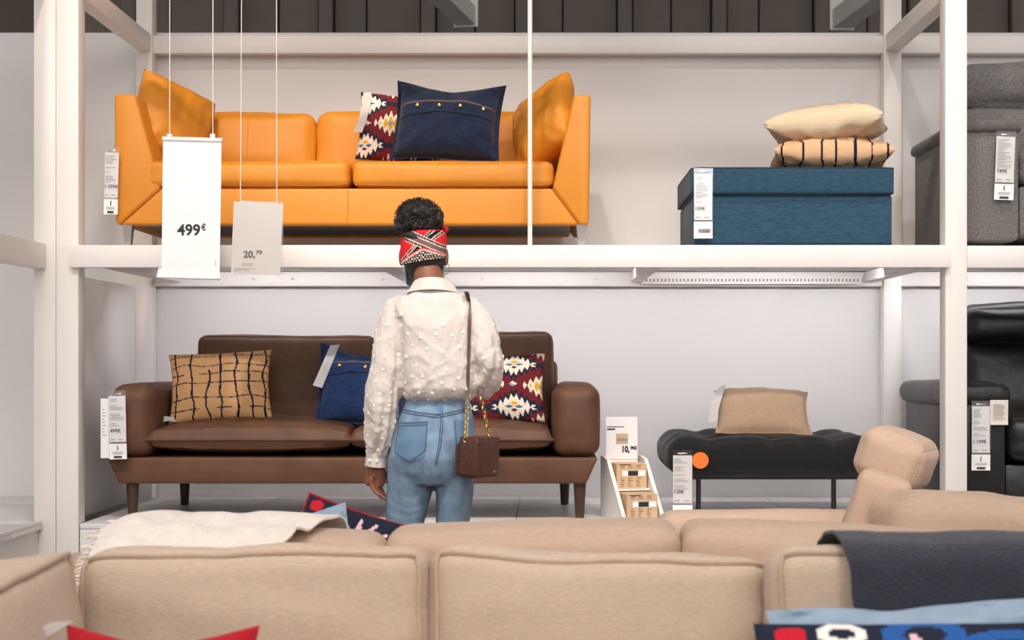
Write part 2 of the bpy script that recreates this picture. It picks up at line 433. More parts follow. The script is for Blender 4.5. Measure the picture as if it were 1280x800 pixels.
def price_tag(name, label, px0, px1, py0, py1, y, price, split, mark='i', yaw=0, tilt=0, group='long price tags on the furniture'):
    """hanging price tag; the empty is at its top edge. split = pixel row between both sheets"""
    s = FPX / y; w_ = (px1 - px0) / s; h = (py1 - py0) / s
    t = thing(name, label, 'price tag', (X((px0 + px1) / 2, y), y, Z(py0, y)), math.radians(yaw), group)
    t.rotation_euler = (0, math.radians(tilt), math.radians(yaw))
    zs = -(split - py0) / s; hw = w_ / 2
    mk('sheet', curl_sheet(-hw * .93, hw * .93, zs + .003, -.022, -.002, .003), M['paper'], t, True, False)
    mk('lower_sheet', curl_sheet(-hw * .97, hw * .97, -h, zs - .003, -.002, .002), M['paper'], t, True, False)
    bm = B(); a_box(bm, -hw, hw, -.0060, -.0055, zs - .004, 0)
    mk('sleeve', bm, M['film'], t, True, False, label='clear plastic sleeve of the tag')
    bm = B(); a_box(bm, -hw * .5, hw * .5, -.007, .0, -.018, -.012, .001)
    mk('clip', bm, M['steel'], t, True)
    bm = B(); add_text(bm, price, -hw * .8, -.0065, zs * .8, .020, .0002)
    mk('price', bm, M['ink'], t, True, False, label='printed price in dark figures')
    bm = B(); rnd = random.Random(len(label))
    zz = -.035
    while zz > zs * .72:
        rect(bm, -hw * .8, -hw * .8 + hw * 1.6 * rnd.uniform(.35, .95), zz - .0022, zz, -.0064); zz -= .0075 if rnd.random() < .7 else .018
    for x in (-.8, .1): rect(bm, hw * x, hw * (x + .5), zs * .93 - .003, zs * .93, -.0064)
    for k in range(2): rect(bm, -hw * .6, hw * .6, zs - (h + zs) * .55 - k * .006 - .002, zs - (h + zs) * .55 - k * .006, -.0046)
    mk('small_print', bm, M['ink_l'], t, True, False, kind='stuff')
    bm = B()
    if mark == 'bars':
        x = -hw * .45
        while x < hw * .75:
            ww = rnd.uniform(.0008, .0022); rect(bm, x, x + ww, zs - (h + zs) * .68, zs - (h + zs) * .45, -.0047); x += ww + rnd.uniform(.0008, .0018)
    else:
        add_text(bm, mark, -hw * .08, -.0047, zs - (h + zs) * .42, .026, .0009)
        rect(bm, -hw * .45, hw * .45, -h + (h + zs) * .08, -h + (h + zs) * .2, -.0047)
    mk('mark', bm, M['ink'], t, True, False, kind='stuff')
    return t
def swing_tag(parent, pts, w_, name='care_tag'):
    """white textile/paper tag on a pillow, local ribbon through pts"""
    bm = B(); g = []
    for p, q in pts: g.append([bm.verts.new(p), bm.verts.new(q)])
    for a, b in zip(g, g[1:]): bm.faces.new((a[0], a[1], b[1], b[0]))
    r = bmesh.ops.solidify(bm, geom=list(bm.faces), thickness=.0015)
    return mk(name, bm, M['paper'], parent, True, False, label='white paper tag tied to the cushion')

# ================================================================== patterns (flat print)
def tri(x): x = x - math.floor(x); return 1 - abs(2 * x - 1)
MAR, NAV, WHT, YEL, LBL = (114, 36, 42), (38, 42, 58), (238, 226, 210), (234, 168, 40), (120, 158, 190)
def kilim(u, v, side):
    c = MAR
    for cx, cy in ((.40, .60), (.40, -.64), (-.80, .60), (-.80, -.64)):
        x, y = u - cx, v - cy
        d = abs(x) / .54 + abs(y) / .40
        k = tri(x * 9.0 + .5) * .40 if abs(x) < .36 else tri(y * 9 + .5) * .3
        if d + k < 1.0: c = WHT
        elif d + k < 1.36: c = NAV
        if c == WHT:
            for ex in (-.10, .10):
                if abs(x - ex) / .09 + abs(y) / .055 < 1: c = LBL if y > 0 else (60, 92, 104)
            if abs(x) / .10 + abs(y - .09) / .06 < 1: c = YEL
            if abs(x) / .07 + abs(y + .10) / .05 < 1: c = MAR
    for cx, cy in ((-.20, .0), (1.0, -.04), (1.0, 1.12), (-.2, 1.2), (-.2, -1.24), (1.0, -1.12)):
        x, y = u - cx, v - cy
        d = abs(x) / .48 + abs(y) / .36; k = tri(x * 8) * .45
        if d + k < .70: c = YEL
        elif d + k < 1.08: c = WHT
        if abs(x) / .08 + abs(y) / .06 < 1: c = LBL
    for cx in (.38, -.8):
        d = abs(u - cx) / .09 + abs(v) / .08
        if d < 1: c = LBL if u - cx + v < .0 else WHT
    return c
def grid_lines(u, v, side, base=(206, 160, 112), ink=(26, 30, 52), seed=3):
    f = lambda a, s: noise.noise(Vector((a * 2.2, s * 5.3, seed)))
    xs = [-.86, -.52, -.22, .04, .34, .62, .9]
    for i, x0 in enumerate(xs):
        x = x0 + .085 * f(v, i)
        seg = math.floor((v + 1.2) * 2.6 + i * .4)
        if i == 2 and v > .35: continue
        wd = .017 + .016 * max(0, noise.noise(Vector((v * 5, i * 3.1, 1))))
        if abs(u - x) < wd: return ink
    for j, y0 in enumerate([-.72, -.42, .02, .26, .5, .8]):
        y = y0 + .075 * f(u, 20 + j)
        k = math.floor((u + 1) * 3.2)
        if (j == 0 and k in (2, 4)) or (j == 5 and k == 3) or (j == 3 and k == 1): continue
        if abs(v - y) < .013: return ink
    return base
def stack_lines(u, v, side): return grid_lines(u, v, side, (222, 178, 138), (28, 30, 54), 9)
def navy_print(u, v, side, rings=True):
    c = (36, 40, 58)
    for cx, cy, r, col in ((-.80, .84, .10, (200, 32, 50)), (.55, -.1, .16, (200, 32, 50)), (-.1, -.6, .15, (200, 32, 50)), (.75, .72, .1, (210, 60, 60))):
        if (u - cx) ** 2 + (v - cy) ** 2 < r * r: c = col
    for k in range(7):   # pale blossom sprays
        a = .25 + k * .5; cx, cy = .0, .35
        x, y = u - cx, v - cy; t = x * math.cos(a) + y * math.sin(a); n_ = -x * math.sin(a) + y * math.cos(a)
        if 0 < t < .5 and abs(n_) < .05 * (1 - t / .5) + .02: c = (232, 190, 200)
    for cx, cy, r0, r1, col in () if not rings else ((-.5, .86, .06, .12, (238, 232, 226)), (-.02, .84, .10, .2, (44, 92, 160)), (.45, .62, .16, .27, (44, 92, 160)), (-.45, .2, .1, .17, (238, 232, 226)), (.75, .2, .08, .16, (170, 190, 215))):
        q = math.hypot((u - cx) * .8, v - cy)
        if r0 < q < r1: c = col
    return c

def navy_blossom(u, v, side):
    return navy_print(u, v, side, False)

# ================================================================== large structure
def struct(o): o['kind'] = 'structure'; return o
F, R = 6.2, 7.35
DZ = .5145                   # deck height
SZ = 1.638                   # upper shelf height
struct(free('floor', a_box(B(), -6, 6, -9, 12, -.1, 0), M['floor'], (0, 0, 0)))
struct(free('ceiling', a_box(B(), -6, 6, -9, 12.2, 4.9, 5.0), M['ceil'], (0, 0, 4.9)))
struct(free('wall_back', a_box(B(), -4.6, 4.6, 7.45, 7.55, 0, 2.765), M['wall'], (0, 7.5, 0)))
wf = struct(free('wall_far', a_box(B(), -6, 6, 12.0, 12.2, 0, 4.9), M['ceil'], (0, 12, 0)))
x = -3.6; i = 0
pw = [.31, .12, .25, .42, .12, .30]
while x < 3.6:
    ww = pw[i % 6]; dy = .06 if i % 6 in (1, 4) else 0
    box('panel', x + .006, x + ww - .006, 11.9 - dy, 11.99, 2.6, 4.85, M['panel'], wf, .008)
    x += ww; i += 1
# ceiling rails above the wall
def bar(bm, a, b, wx, wz):
    a, b = Vector(a), Vector(b); d = (b - a); s = Vector((d.y, -d.x, 0)).normalized() * wx / 2; u = Vector((0, 0, wz / 2))
    vs = [bm.verts.new(p + q) for p in (a, b) for q in (s + u, -s + u, -s - u, s - u)]
    for f in ((0, 1, 2, 3), (7, 6, 5, 4), (0, 4, 5, 1), (1, 5, 6, 2), (2, 6, 7, 3), (3, 7, 4, 0)): bm.faces.new([vs[k] for k in f])
    bmesh.ops.recalc_face_normals(bm, faces=bm.faces); return bm
def rail(label, p_end, p_far):
    t = thing('ceiling_rail', label, 'ceiling rail', (p_end[0], p_end[1], p_end[2]), 0, 'rails under the dark ceiling')
    mk('beam', bar(B(), p_end, p_far, .13, .12), M['shelf'], t, smooth=False)
    d = (Vector(p_end) - Vector(p_far)).normalized()
    mk('end_plate', bar(B(), Vector(p_end) + Vector((0, 0, .03)), Vector(p_end) + d * .012 + Vector((0, 0, .03)), .16, .2), M['frame'], t, smooth=False)
    bm = B(); a_tube(bm, [Vector(p_far) * .5 + Vector(p_end) * .5, Vector((p_far[0] * .5 + p_end[0] * .5, p_far[1] * .5 + p_end[1] * .5, 4.9))], .01)
    mk('hanger', bm, M['zinc'], t)
rail('pale rail under the ceiling above the orange sofa', (-.53, 10, 3.42), (-.95, 7.6, 3.42))
rail('pale rail under the ceiling above the blue ottoman', (1.92, 10, 3.40), (2.18, 7.6, 3.40))

# ------------------------------------------------------------------ display racking
rk = thing('display_rack', 'white steel two-tier display rack holding the orange and brown sofas', 'rack', (0, 6.8, 0))
def post(px0, px1, y, z1=3.1, parent=rk, d=.09):
    box('post', X(px0, y), X(px1, y), y, y + d, 0, z1, M['frame'], parent, .004)
post(70, 98, F); post(1181.5, 1209, F); post(170, 190, R); post(1105, 1127, R)
box('post', 3.6, 3.69, F, F + .09, 0, 3.1, M['frame'], rk, .004)
xl, xr = X(90, F), X(1185, F)
ZB, ZT = 1.548, SZ
box('beam', xl, xr, F - .035, F - .001, ZB, ZT, M['frame'], rk, .003, label='long front beam of the upper shelf')
box('beam', X(1209, F), 3.6, F - .001, F + .05, ZB, ZT, M['frame'], rk, .003)
ZR0, ZR1 = 2.65, 2.735
box('beam', X(190, R), X(1105, R), R + .02, R + .08, ZR0, ZR1, M['frame'], rk, .003, label='rear top beam')
box('beam', X(1127, R), 3.6, R + .02, R + .08, ZR0, ZR1, M['frame'], rk, .003)
box('beam', X(98, F), X(1181, F), F + .01, F + .07, 2.72, 2.80, M['frame'], rk, .003)
for a, b in ((172, 189), (1107, 1125)):
    box('side_beam', X(a, R), X(b, R), F + .09, R, 2.655, 2.735, M['frame'], rk, .003)
box('rear_beam', X(190, R), X(1105, R), R + .02, R + .07, 1.532, 1.60, M['frame'], rk, .003)
box('rear_beam', X(1127, R), 3.6, R + .02, R + .07, 1.532, 1.60, M['frame'], rk, .003)
for px in (215, 316, 365, 478, 602, 745, 870, 1010):
    bm = a_disc(B(), (X(px, R), R + .018, 1.566), .006, .008, 'y', 10); mk('bolt', bm, M['zinc'], rk)
box('shelf_board', X(99, F), X(1181, F), F + .002, R + .098, 1.602, SZ - .004, M['shelf'], rk, .002)
box('shelf_board', X(1210, F), 3.59, F + .06, R + .098, 1.602, SZ - .004, M['shelf'], rk, .002)
for xx in (-1.82, -.69, .40, 1.52, 2.6):
    box('cross_bar', xx, xx + .06, F + .003, R + .015, 1.552, 1.60, M['frame'], rk, .003)
# perforated strip below the rear of the shelf
pb = box('perforated_strip', .45, 1.50, R - .02, R + .015, 1.540, 1.575, M['frame'], rk, .002)
bm = B()
xx = .47
while xx < 1.48: a_box(bm, xx, xx + .008, R - .0215, R - .0195, 1.552, 1.565); xx += .018
mk('perforation', bm, M['under'], pb, smooth=False, kind='stuff')
bm = a_tube(B(), [(X(662.5, F + .03), F + .03, SZ), (X(662.5, F + .03), F + .03, 2.74)], .0095, 12)
mk('tie_rod', bm, M['frame'], rk)

lu = thing('display_rack', 'white steel frame of the neighbouring bay at the left edge', 'rack', (-2.3, 5.6, 0))
post(42, 69.5, F, 3.1, lu)
box('post', -2.09, -2.0, 4.3, 4.39, 0, 3.1, M['frame'], lu, .004)
box('side_beam', -2.085, -2.022, 4.39, F - .002, 1.545, 1.646, M['frame'], lu, .003, label='side beam running towards the viewer')
box('side_beam', -2.085, -2.022, 4.39, F - .002, 2.66, 2.74, M['frame'], lu, .003)

# display decks
def deck(label, x0, x1, y0, y1, seams, side=None):
    t = thing('display_platform', label, 'platform', ((x0 + x1) / 2, (y0 + y1) / 2, 0))
    box('base', x0 + .02, x1 - .02, y0 + .02, y1, 0, DZ - .022, M['shelf'], t)
    e = [x0] + seams + [x1]
    for a, b in zip(e, e[1:]):
        box('deck_panel', a + .0015, b - .0015, y0 + .0, y1 - .36, DZ - .02, DZ, M['deck'], t, .0015)
        box('deck_panel', a + .0015, b - .0015, y1 - .357, y1, DZ - .02, DZ, M['deck'], t, .0015)
        box('fascia_panel', a + .0015, b - .0015, y0, y0 + .018, .02, DZ - .022, M['deck'], t, .0015)
    return t
deck('white platform carrying the brown sofa and black bench', X(99, F), X(1180.5, F), F + .005, 7.44, [-1.3, -.72, -.13, .46, 1.05])
deck('white platform under the black leather recliner', X(1210, F), 3.59, F + .005, 7.44, [2.28, 2.9])
d = deck('low white platform box at the lower left edge', -3.4, -2.034, 4.45, F - .005, [-2.7])
box('rim', -2.05, -2.036, 4.46, F - .01, DZ + .001, DZ + .016, M['frame'], d, .002)
deck('white platform behind the left frame posts', -3.4, -2.01, 6.295, 7.44, [-2.7])
struct(box('trim_1', X(170, R) - .014, X(170, R), F + .095, 7.335, DZ + .001, 1.53, M['wall'], None, .002))

# ================================================================== orange sofa (upper shelf)
yo = 6.34
def px_poly(pts, y): return [(X(a, y), Z(b, y)) for a, b in pts]
so = thing('leather_sofa', 'orange cognac leather three-seat sofa on the upper shelf', 'sofa', (X(440, yo), yo + .42, SZ))
mk('arm', a_prism(B(), px_poly([(142, 117), (169, 117.5), (201, 235), (150, 280), (144, 280)], yo), yo, yo + .85, .014), M['orange'], so)
mk('arm', a_prism(B(), px_poly([(738.5, 118), (717, 118), (690.5, 235), (724, 280), (736, 280)], yo), yo, yo + .85, .014), M['orange'], so)
mk('front_rail', a_prism(B(), px_poly([(201.5, 235.5), (690, 235.5), (723, 280), (151, 280)], yo), yo + .001, yo + .10, .008), M['orange'], so)
zb = Z(280, yo)
box('seat_base', X(160, yo), X(715, yo), yo + .09, yo + .84, zb + .012, Z(236, yo), M['under'], so, .01, label='black underside of the sofa')
box('back_frame', X(170, yo), X(712, yo), yo + .72, yo + .85, zb + .01, 2.20, M['orange'], so, .02)
for a, b in ((150, 161), (721, 733)):
    for yy in (yo + .06, yo + .74):
        cx = X((a + b) / 2, yo)
        bm = B(); a_ring_loft(bm, [[(cx + sx * r, yy + sy * r, z) for sx, sy in ((-1, -1), (1, -1), (1, 1), (-1, 1))] for r, z in ((.011, SZ - .002), (.021, zb + .003))])
        bmesh.ops.recalc_face_normals(bm, faces=bm.faces); mk('leg', bm, M['steel'], so, smooth=False)
# seams on the rail
for a, b, c_, d_ in ((201, 235, 150.5, 279), (690.5, 235, 723.5, 279), (435, 236.5, 434.5, 279)):
    mk('seam', a_tube(B(), [(X(a, yo), yo - .0005, Z(b, yo)), (X(c_, yo), yo - .0005, Z(d_, yo))], .0016, 6), M['orange_thread'], so)
def o_seat(px0, px1, seams, seed):
    x0, x1 = X(px0, yo), X(px1, yo); c = ((x0 + x1) / 2, yo + .345, (Z(234, yo) + Z(201, yo)) / 2)
    S = (x1 - x0, .70, Z(201, yo) - Z(234, yo)); bul = (.004, .012, .022)
    s = mk('seat_cushion', a_cushion(B(), c, S, .03, bul, seed, .004, 20), M['orange'], so)
    bm = a_piping(B(), c, S, .03, bul, (1, -1), seed, .004, .0025)
    for px in seams:   # top stitched seams running front to back
        u = (X(px, yo) - c[0]) / (S[0] / 2)
        a_tube(bm, [Vector(c) + cmap(u, -1 + t * .1, 1, S, .03, bul, seed, .004) for t in range(1, 20)], .0014, 5)
    mk('welt', bm, M['orange_thread'], s)
o_seat(183, 437, (330,), 1); o_seat(440, 692, (519, 608), 2)
def o_back(px0, px1, py0, seam, seed):
    yb = 6.86; x0, x1 = X(px0, yb), X(px1, yb); zt = Z(py0, yb); S = (x1 - x0, .17, zt - 2.0); c = ((x0 + x1) / 2, yb + .085, (zt + 2.0) / 2)
    bul = (.01, .035, .012); rot = Matrix.Rotation(math.radians(-7), 4, 'X')
    s = mk('back_cushion', a_cushion(B(), c, S, .045, bul, seed, .008, 20, rot), M['orange'], so)
    u = (X(seam, yb) - c[0]) / (S[0] / 2); bm = B()
    a_tube(bm, [Vector(c) + rot.to_3x3() @ cmap(u, -1, -1 + t * .1, S, .045, bul, seed, .008) for t in range(1, 20)], .0014, 5)
    mk('seam', bm, M['orange_thread'], s)
o_back(190, 392, 141, 311, 3); o_back(395, 690, 139, 626, 4)
for args in (('leaning on the left arm of the orange sofa', (216, 153), 6.64, 44, 14, -20, .36, .36), ('leaning on the right arm of the orange sofa', (681, 157), 6.64, -52, 14, 24, .36, .36)):
    lab, (px, py), yy, yaw, lean, roll, ww, hh = args
    p = mk('leather_cushion', pillow_mesh(ww, hh, .17, 40, 0, abs(roll), .05, .007, pw=.33), M['orange'], None, True)
    pose(p, (X(px, yy), yy, Z(py, yy)), lean, roll, yaw)
    tag(p, 'square orange leather cushion ' + lab, 'cushion', 'loose leather arm cushions')

# patch projected onto a surface
def bvh_of(o):
    bm = B(); bm.from_mesh(o.data); t = BVHTree.FromBMesh(bm); bm.free(); return t
def a_patch(bm, bvh, P, d, off, nx=12, ny=6, th=.002):
    d = Vector(d); g = []
    for j in range(ny + 1):
        row = []
        for i in range(nx + 1):
            p = Vector(P(i / nx, j / ny)); h = bvh.ray_cast(p, d)
            q = h[0] if h[0] is not None else None
            row.append(q - d * off if q is not None else None)
        g.append(row)
    vs = {}
    def V(i, j):
        if (i, j) not in vs: vs[(i, j)] = bm.verts.new(g[j][i])
        return vs[(i, j)]
    fs = []
    for j in range(ny):
        for i in range(nx):
            k = [(i, j), (i + 1, j), (i + 1, j + 1), (i, j + 1)]
            if all(g[b][a] is not None for a, b in k): fs.append(bm.faces.new([V(*q) for q in k]))
    bmesh.ops.recalc_face_normals(bm, faces=fs)
    return fs
def proj_line(bvh, pts, d, off):
    out = []
    for p in pts:
        h = bvh.ray_cast(Vector(p), Vector(d))
        if h[0] is not None: out.append(h[0] - Vector(d) * off)
    return out
def seg(a, b, n=14): return [tuple(Vector(a).lerp(Vector(b), i / n)) for i in range(n + 1)]

def denim_pillow(label, m, w_, h, t, buttons, seed, vrow=.32):
    p = mk('denim_cushion', pillow_mesh(w_, h, t, 60, .08, seed, .06, .009, pw=.36, dent=.035), m, None, True)
    tag(p, label, 'cushion', 'dark denim cushions with brass buttons')
    bv = bvh_of(p); z0 = vrow * h / 2
    bm = B(); fs = a_patch(bm, bv, lambda a, b: ((a - .5) * w_ * .88, z0 - .022 + b * .055 - .02 * (2 * a - 1) ** 2, 1), (0, 0, -1), .003, 30, 5)
    bmesh.ops.solidify(bm, geom=fs, thickness=.003); mk('button_placket', bm, m, p, True)
    bm = B()
    for dz in (.029, .033): a_tube(bm, proj_line(bv, [((a / 30 - .5) * w_ * .86, z0 + dz - .02 * (2 * a / 30 - 1) ** 2, 1) for a in range(31)], (0, 0, -1), .003), .0010, 5)
    mk('stitching', bm, M['thread'], p, True)
    pts = []
    for q in range(80):
        a = q / 80 * 4; k_ = int(a); f_ = a - k_; u, v = ((-1 + 2 * f_, -1), (1, -1 + 2 * f_), (1 - 2 * f_, 1), (-1, 1 - 2 * f_))[k_]
        u *= .915; v *= .915
        pts.append((w_ / 2 * u * (1 - .06 * (1 - v * v) * u * u), h / 2 * v * (1 - .06 * (1 - u * u) * v * v) - .035 * math.exp(-((u * 1.5) ** 2)) * max(0, v) ** 2, 1))
    mk('flange_seam', a_tube(B(), proj_line(bv, pts, (0, 0, -1), .001), .0022, 5, True), M['black_fab'], p, True)
    zz = z0 - .024
    mk('placket_edge', a_tube(B(), proj_line(bv, [((a / 30 - .5) * w_ * .86, zz - .02 * (2 * a / 30 - 1) ** 2, 1) for a in range(31)], (0, 0, -1), .002), .0025, 5), M['black_fab'], p, True)
    for u in buttons:
        h_ = bv.ray_cast(Vector((u * w_ / 2, z0 + .006, 1)), Vector((0, 0, -1)))
        if h_[0]: mk('button', a_blob(B(), h_[0] + Vector((0, 0, .006)), (.009, .009, .005), 12), M['brass'], p, True)
    return p
k1 = mk('kilim_cushion', pillow_mesh(.36, .31, .13, 110, 0, 5, .06, .005, kilim), M['print_cloth'], None, True)
pose(k1, (X(499, 6.72), 6.72, Z(161, 6.72)), 10, -4, 4)
tag(k1, 'maroon kilim patterned cushion half hidden on the orange sofa', 'cushion', 'kilim patterned cushions')
swing_tag(k1, [((-.165, .14, .035), (-.13, .145, .036)), ((-.165, .08, .06), (-.13, .08, .06)), ((-.175, .0, .07), (-.14, -.005, .075)), ((-.19, -.05, .07), (-.155, -.055, .075))], .03)
dp = denim_pillow('dark denim cushion with four brass buttons on the orange sofa', M['denim'], .47, .36, .19, (-.52, -.12, .26, .66), 2, .16)
pose(dp, (X(560, 6.5), 6.5, Z(152, 6.5)), 14, -3.5, -4)

# ================================================================== brown sofa (lower deck)
yb = 6.3
sb = thing('leather_sofa', 'brown suede-leather sofa with wooden legs on the lower platform', 'sofa', (X(441, yb), yb + .42, DZ))
rz0, rz1 = Z(605, yb), Z(572, yb)
mk('front_rail', a_prism(B(), [(X(132, yb), rz1), (X(748, yb), rz1), (X(733, yb), rz0), (X(147, yb), rz0)], yb + .01, yb + .82, .012), M['brown'], sb)
def b_arm(px0, px1, seed):
    x0, x1 = X(px0, yb), X(px1, yb); zt = Z(481, yb)
    S = (x1 - x0, .84, zt - rz1 - .001); c = ((x0 + x1) / 2, yb + .42, (zt + rz1) / 2 + .001); bul = (.008, .014, .006)
    a = mk('arm', a_cushion(B(), c, S, .055, bul, seed, .004, 22), M['brown'], sb)
    bm = a_piping(B(), c, (S[0] - .035, S[1] - .01, S[2] - .035), .04, bul, (1, -1), seed, .004, .0022)
    mk('seam', bm, M['walnut'], a)
b_arm(136.5, 190, 1); b_arm(691, 750, 2)
def b_seat(px0, px1, seed):
    x0, x1 = X(px0, yb), X(px1, yb); zc = Z(550, yb); w_ = x1 - x0
    bm = pillow_mesh(w_, .74, .175, 44, 0, seed, .015, .004, pw=.24)
    for v in bm.verts: v.co = Vector((v.co.x, v.co.y, v.co.z * (1 if v.co.z > 0 else .78)))
    bmesh.ops.translate(bm, verts=bm.verts, vec=((x0 + x1) / 2, yb + .37, zc))
    s = mk('seat_cushion', bm, M['brown'], sb)
    pts = []
    for t in range(60):
        a = t / 60 * 4; k = int(a); f = a - k; u, v = ((-1 + 2 * f, -1), (1, -1 + 2 * f), (1 - 2 * f, 1), (-1, 1 - 2 * f))[k]
        pts.append(((x0 + x1) / 2 + w_ / 2 * u * (1 - .015 * (1 - v * v)), yb + .37 + .37 * v * (1 - .015 * (1 - u * u)), zc))
    mk('welt', a_tube(B(), pts, .004, 6, True), M['brown'], s)
b_seat(181, 440, 3); b_seat(435, 692, 4)
def b_back(px0, px1, py0, seed):
    yy = 6.84; x0, x1 = X(px0, yy), X(px1, yy); zt = Z(py0, yy); z0 = Z(545, yb)
    S = (x1 - x0, .16, zt - z0); c = ((x0 + x1) / 2, yy + .1, (zt + z0) / 2); bul = (.004, .03, .004); rot = Matrix.Rotation(math.radians(-9), 4, 'X')
    s = mk('back_cushion', a_cushion(B(), c, S, .04, bul, seed, .006, 20, rot), M['brown'], sb)
    mk('welt', a_piping(B(), c, S, .04, bul, (1, -1), seed, .006, .004, rot), M['brown'], s)
b_back(243, 468, 420, 5); b_back(470, 691, 415.5, 6)
box('back_frame', X(247, 7.0), X(697, 7.0), 7.02, 7.12, rz1, Z(450, 7.0), M['brown'], sb, .03)
for px in (161, 722):
    for yy, sgn in ((yb + .06, 1), (yb + .74, 1)):
        cx = X(px, yb) + (.01 if px > 400 else 0) + (.055 if yy > 6.5 and px < 400 else 0) - (.055 if yy > 6.5 and px > 400 else 0)
        mk('leg', a_tube(B(), [(cx, yy, DZ), (cx, yy, rz0 + .012)], .027, 16, False, lambda t: .66 + .34 * t), M['walnut'], sb)
gl = mk('lined_cushion', pillow_mesh(.44, .32, .15, 120, 0, 4, .075, .006, grid_lines), M['print_cloth'], None, True)
pose(gl, (X(277, 6.62), 6.60, Z(483.5, 6.62)), 20, 3, 5)
tag(gl, 'tan cushion with dark crazed lines on the brown sofa', 'cushion')
swing_tag(gl, [((-.19, -.135, .02), (-.185, -.155, .02)), ((-.23, -.135, .05), (-.215, -.158, .05)), ((-.265, -.145, .06), (-.24, -.165, .06))], .03)
dp2 = denim_pillow('mid-blue denim cushion with brass buttons on the brown sofa', M['denim2'], .40, .37, .17, (-.55, .0, .55), 6, .3)
pose(dp2, (X(455, 6.62), 6.62, Z(482, 6.62)), 20, -4, 8)
swing_tag(dp2, [((-.155, .16, .04), (-.115, .165, .045)), ((-.185, .06, .06), (-.145, .055, .07)), ((-.215, -.04, .075), (-.175, -.05, .08))], .03)
k2 = mk('kilim_cushion', pillow_mesh(.42, .31, .14, 120, 0, 8, .06, .006, kilim), M['print_cloth'], None, True)
pose(k2, (X(621, 6.6), 6.6, Z(487, 6.6)), 20, 3, -8)
tag(k2, 'maroon kilim patterned cushion on the brown sofa beside the woman', 'cushion', 'kilim patterned cushions')

# ================================================================== blue ottoman and its cushions
ot = thing('ottoman', 'blue linen storage ottoman on the upper shelf', 'ottoman', (X(991, 6.33), 6.68, SZ))
x0, x1 = X(864, 6.33), X(1118.5, 6.33)
box('body', x0 + .012, x1 - .005, 6.35, 7.0, SZ + .006, Z(243, 6.33), M['blue'], ot, .012)
zl0, zl1 = Z(242, 6.33), Z(209, 6.33)
c = ((x0 + x1) / 2, 6.68, (zl0 + zl1) / 2); S = (x1 - x0, .70, zl1 - zl0); bul = (.003, .004, .022)
ld = mk('lid', a_cushion(B(), c, S, .012, bul, 3, .002, 20), M['blue'], ot)
mk('piping', a_piping(B(), c, S, .012, bul, (2, 1), 3, .002, .0042), M['blue_d'], ld)
mk('piping', a_piping(B(), c, S, .012, bul, (2, -1), 3, .002, .0042), M['blue_d'], ld)
mk('edge_welt', a_tube(B(), [(x0 + .014, 6.349, SZ + .02), (x1 - .007, 6.349, SZ + .02)], .003, 6), M['blue_d'], ot)
zt = zl1 + .022
s1 = mk('lined_cushion', pillow_mesh(.50, .42, .15, 110, 0, 11, .06, .006, stack_lines, pw=.33), M['print_cloth'], None, True)
s1.matrix_world = Matrix.Translation((X(1040, 6.6), 6.64, zt + .060)) @ Matrix.Rotation(math.radians(-6), 4, 'Z') @ Matrix.Rotation(math.radians(-1), 4, 'X')
tag(s1, 'peach cushion with dark crazed lines lying on the blue ottoman', 'cushion')
s2 = mk('cotton_cushion', pillow_mesh(.50, .44, .17, 60, 0, 14, .07, .009, pw=.36), M['cream_cot'], None, True)
s2.matrix_world = Matrix.Translation((X(1036, 6.6), 6.64, zt + .192)) @ Matrix.Rotation(math.radians(-15), 4, 'Z') @ Matrix.Rotation(math.radians(-3), 4, 'Y')
tag(s2, 'plain cream cushion on top of the pile on the blue ottoman', 'cushion')

# ================================================================== grey armchair upper right
yg = 6.35
ga = thing('armchair', 'grey tweed armchair on the upper shelf at the right edge', 'armchair', (1.71 + .5, 6.75, SZ))
xa = X(1200, yg); xe = X(1275, yg)
gz = Z(160, yg)
box('arm', xa, xe, yg, yg + .80, SZ + .03, gz, M['grey'], ga, .025)
c = ((xa + xe) / 2 - .004, yg + .40, gz + .008); S = (xe - xa + .03, .84, .055)
mk('arm_pad', a_cushion(B(), c, S, .026, (.0, .0, .02), 2, .003, 14), M['grey_d'], ga)
c2 = (xa + .62, yg, gz)
box('arm', xa + .95, xa + 1.2, yg, yg + .80, SZ + .03, gz, M['grey'], ga, .025)
box('seat_base', xe + .002, xa + .948, yg + .02, yg + .78, SZ + .05, SZ + .26, M['grey'], ga, .02)
mk('seat_cushion', a_cushion(B(), ((xe + xa + .95) / 2, yg + .33, SZ + .34), (xa + .94 - xe, .68, .16), .05, (.0, .01, .03), 5, .004, 14), M['grey'], ga)
yc = 6.72
mk('back_cushion', a_cushion(B(), (X(1205, yc) + .42, yc + .1, (Z(132, yc) + SZ + .36) / 2), (.86, .2, Z(132, yc) - SZ - .36), .07, (.0, .03, .02), 6, .008, 18), M['grey'], ga)
mk('headrest', a_cushion(B(), (X(1203, yc) + .42, yc + .09, (Z(78, yc) + Z(133, yc)) / 2), (.86, .19, Z(78, yc) - Z(133, yc)), .075, (.01, .03, .02), 7, .012, 20), M['grey'], ga)
for xx in (xa + .04, xa + 1.13):
    for yy in (yg + .06, yg + .72): mk('leg', a_tube(B(), [(xx, yy, SZ), (xx, yy, SZ + .034)], .02, 12), M['black_metal'], ga)

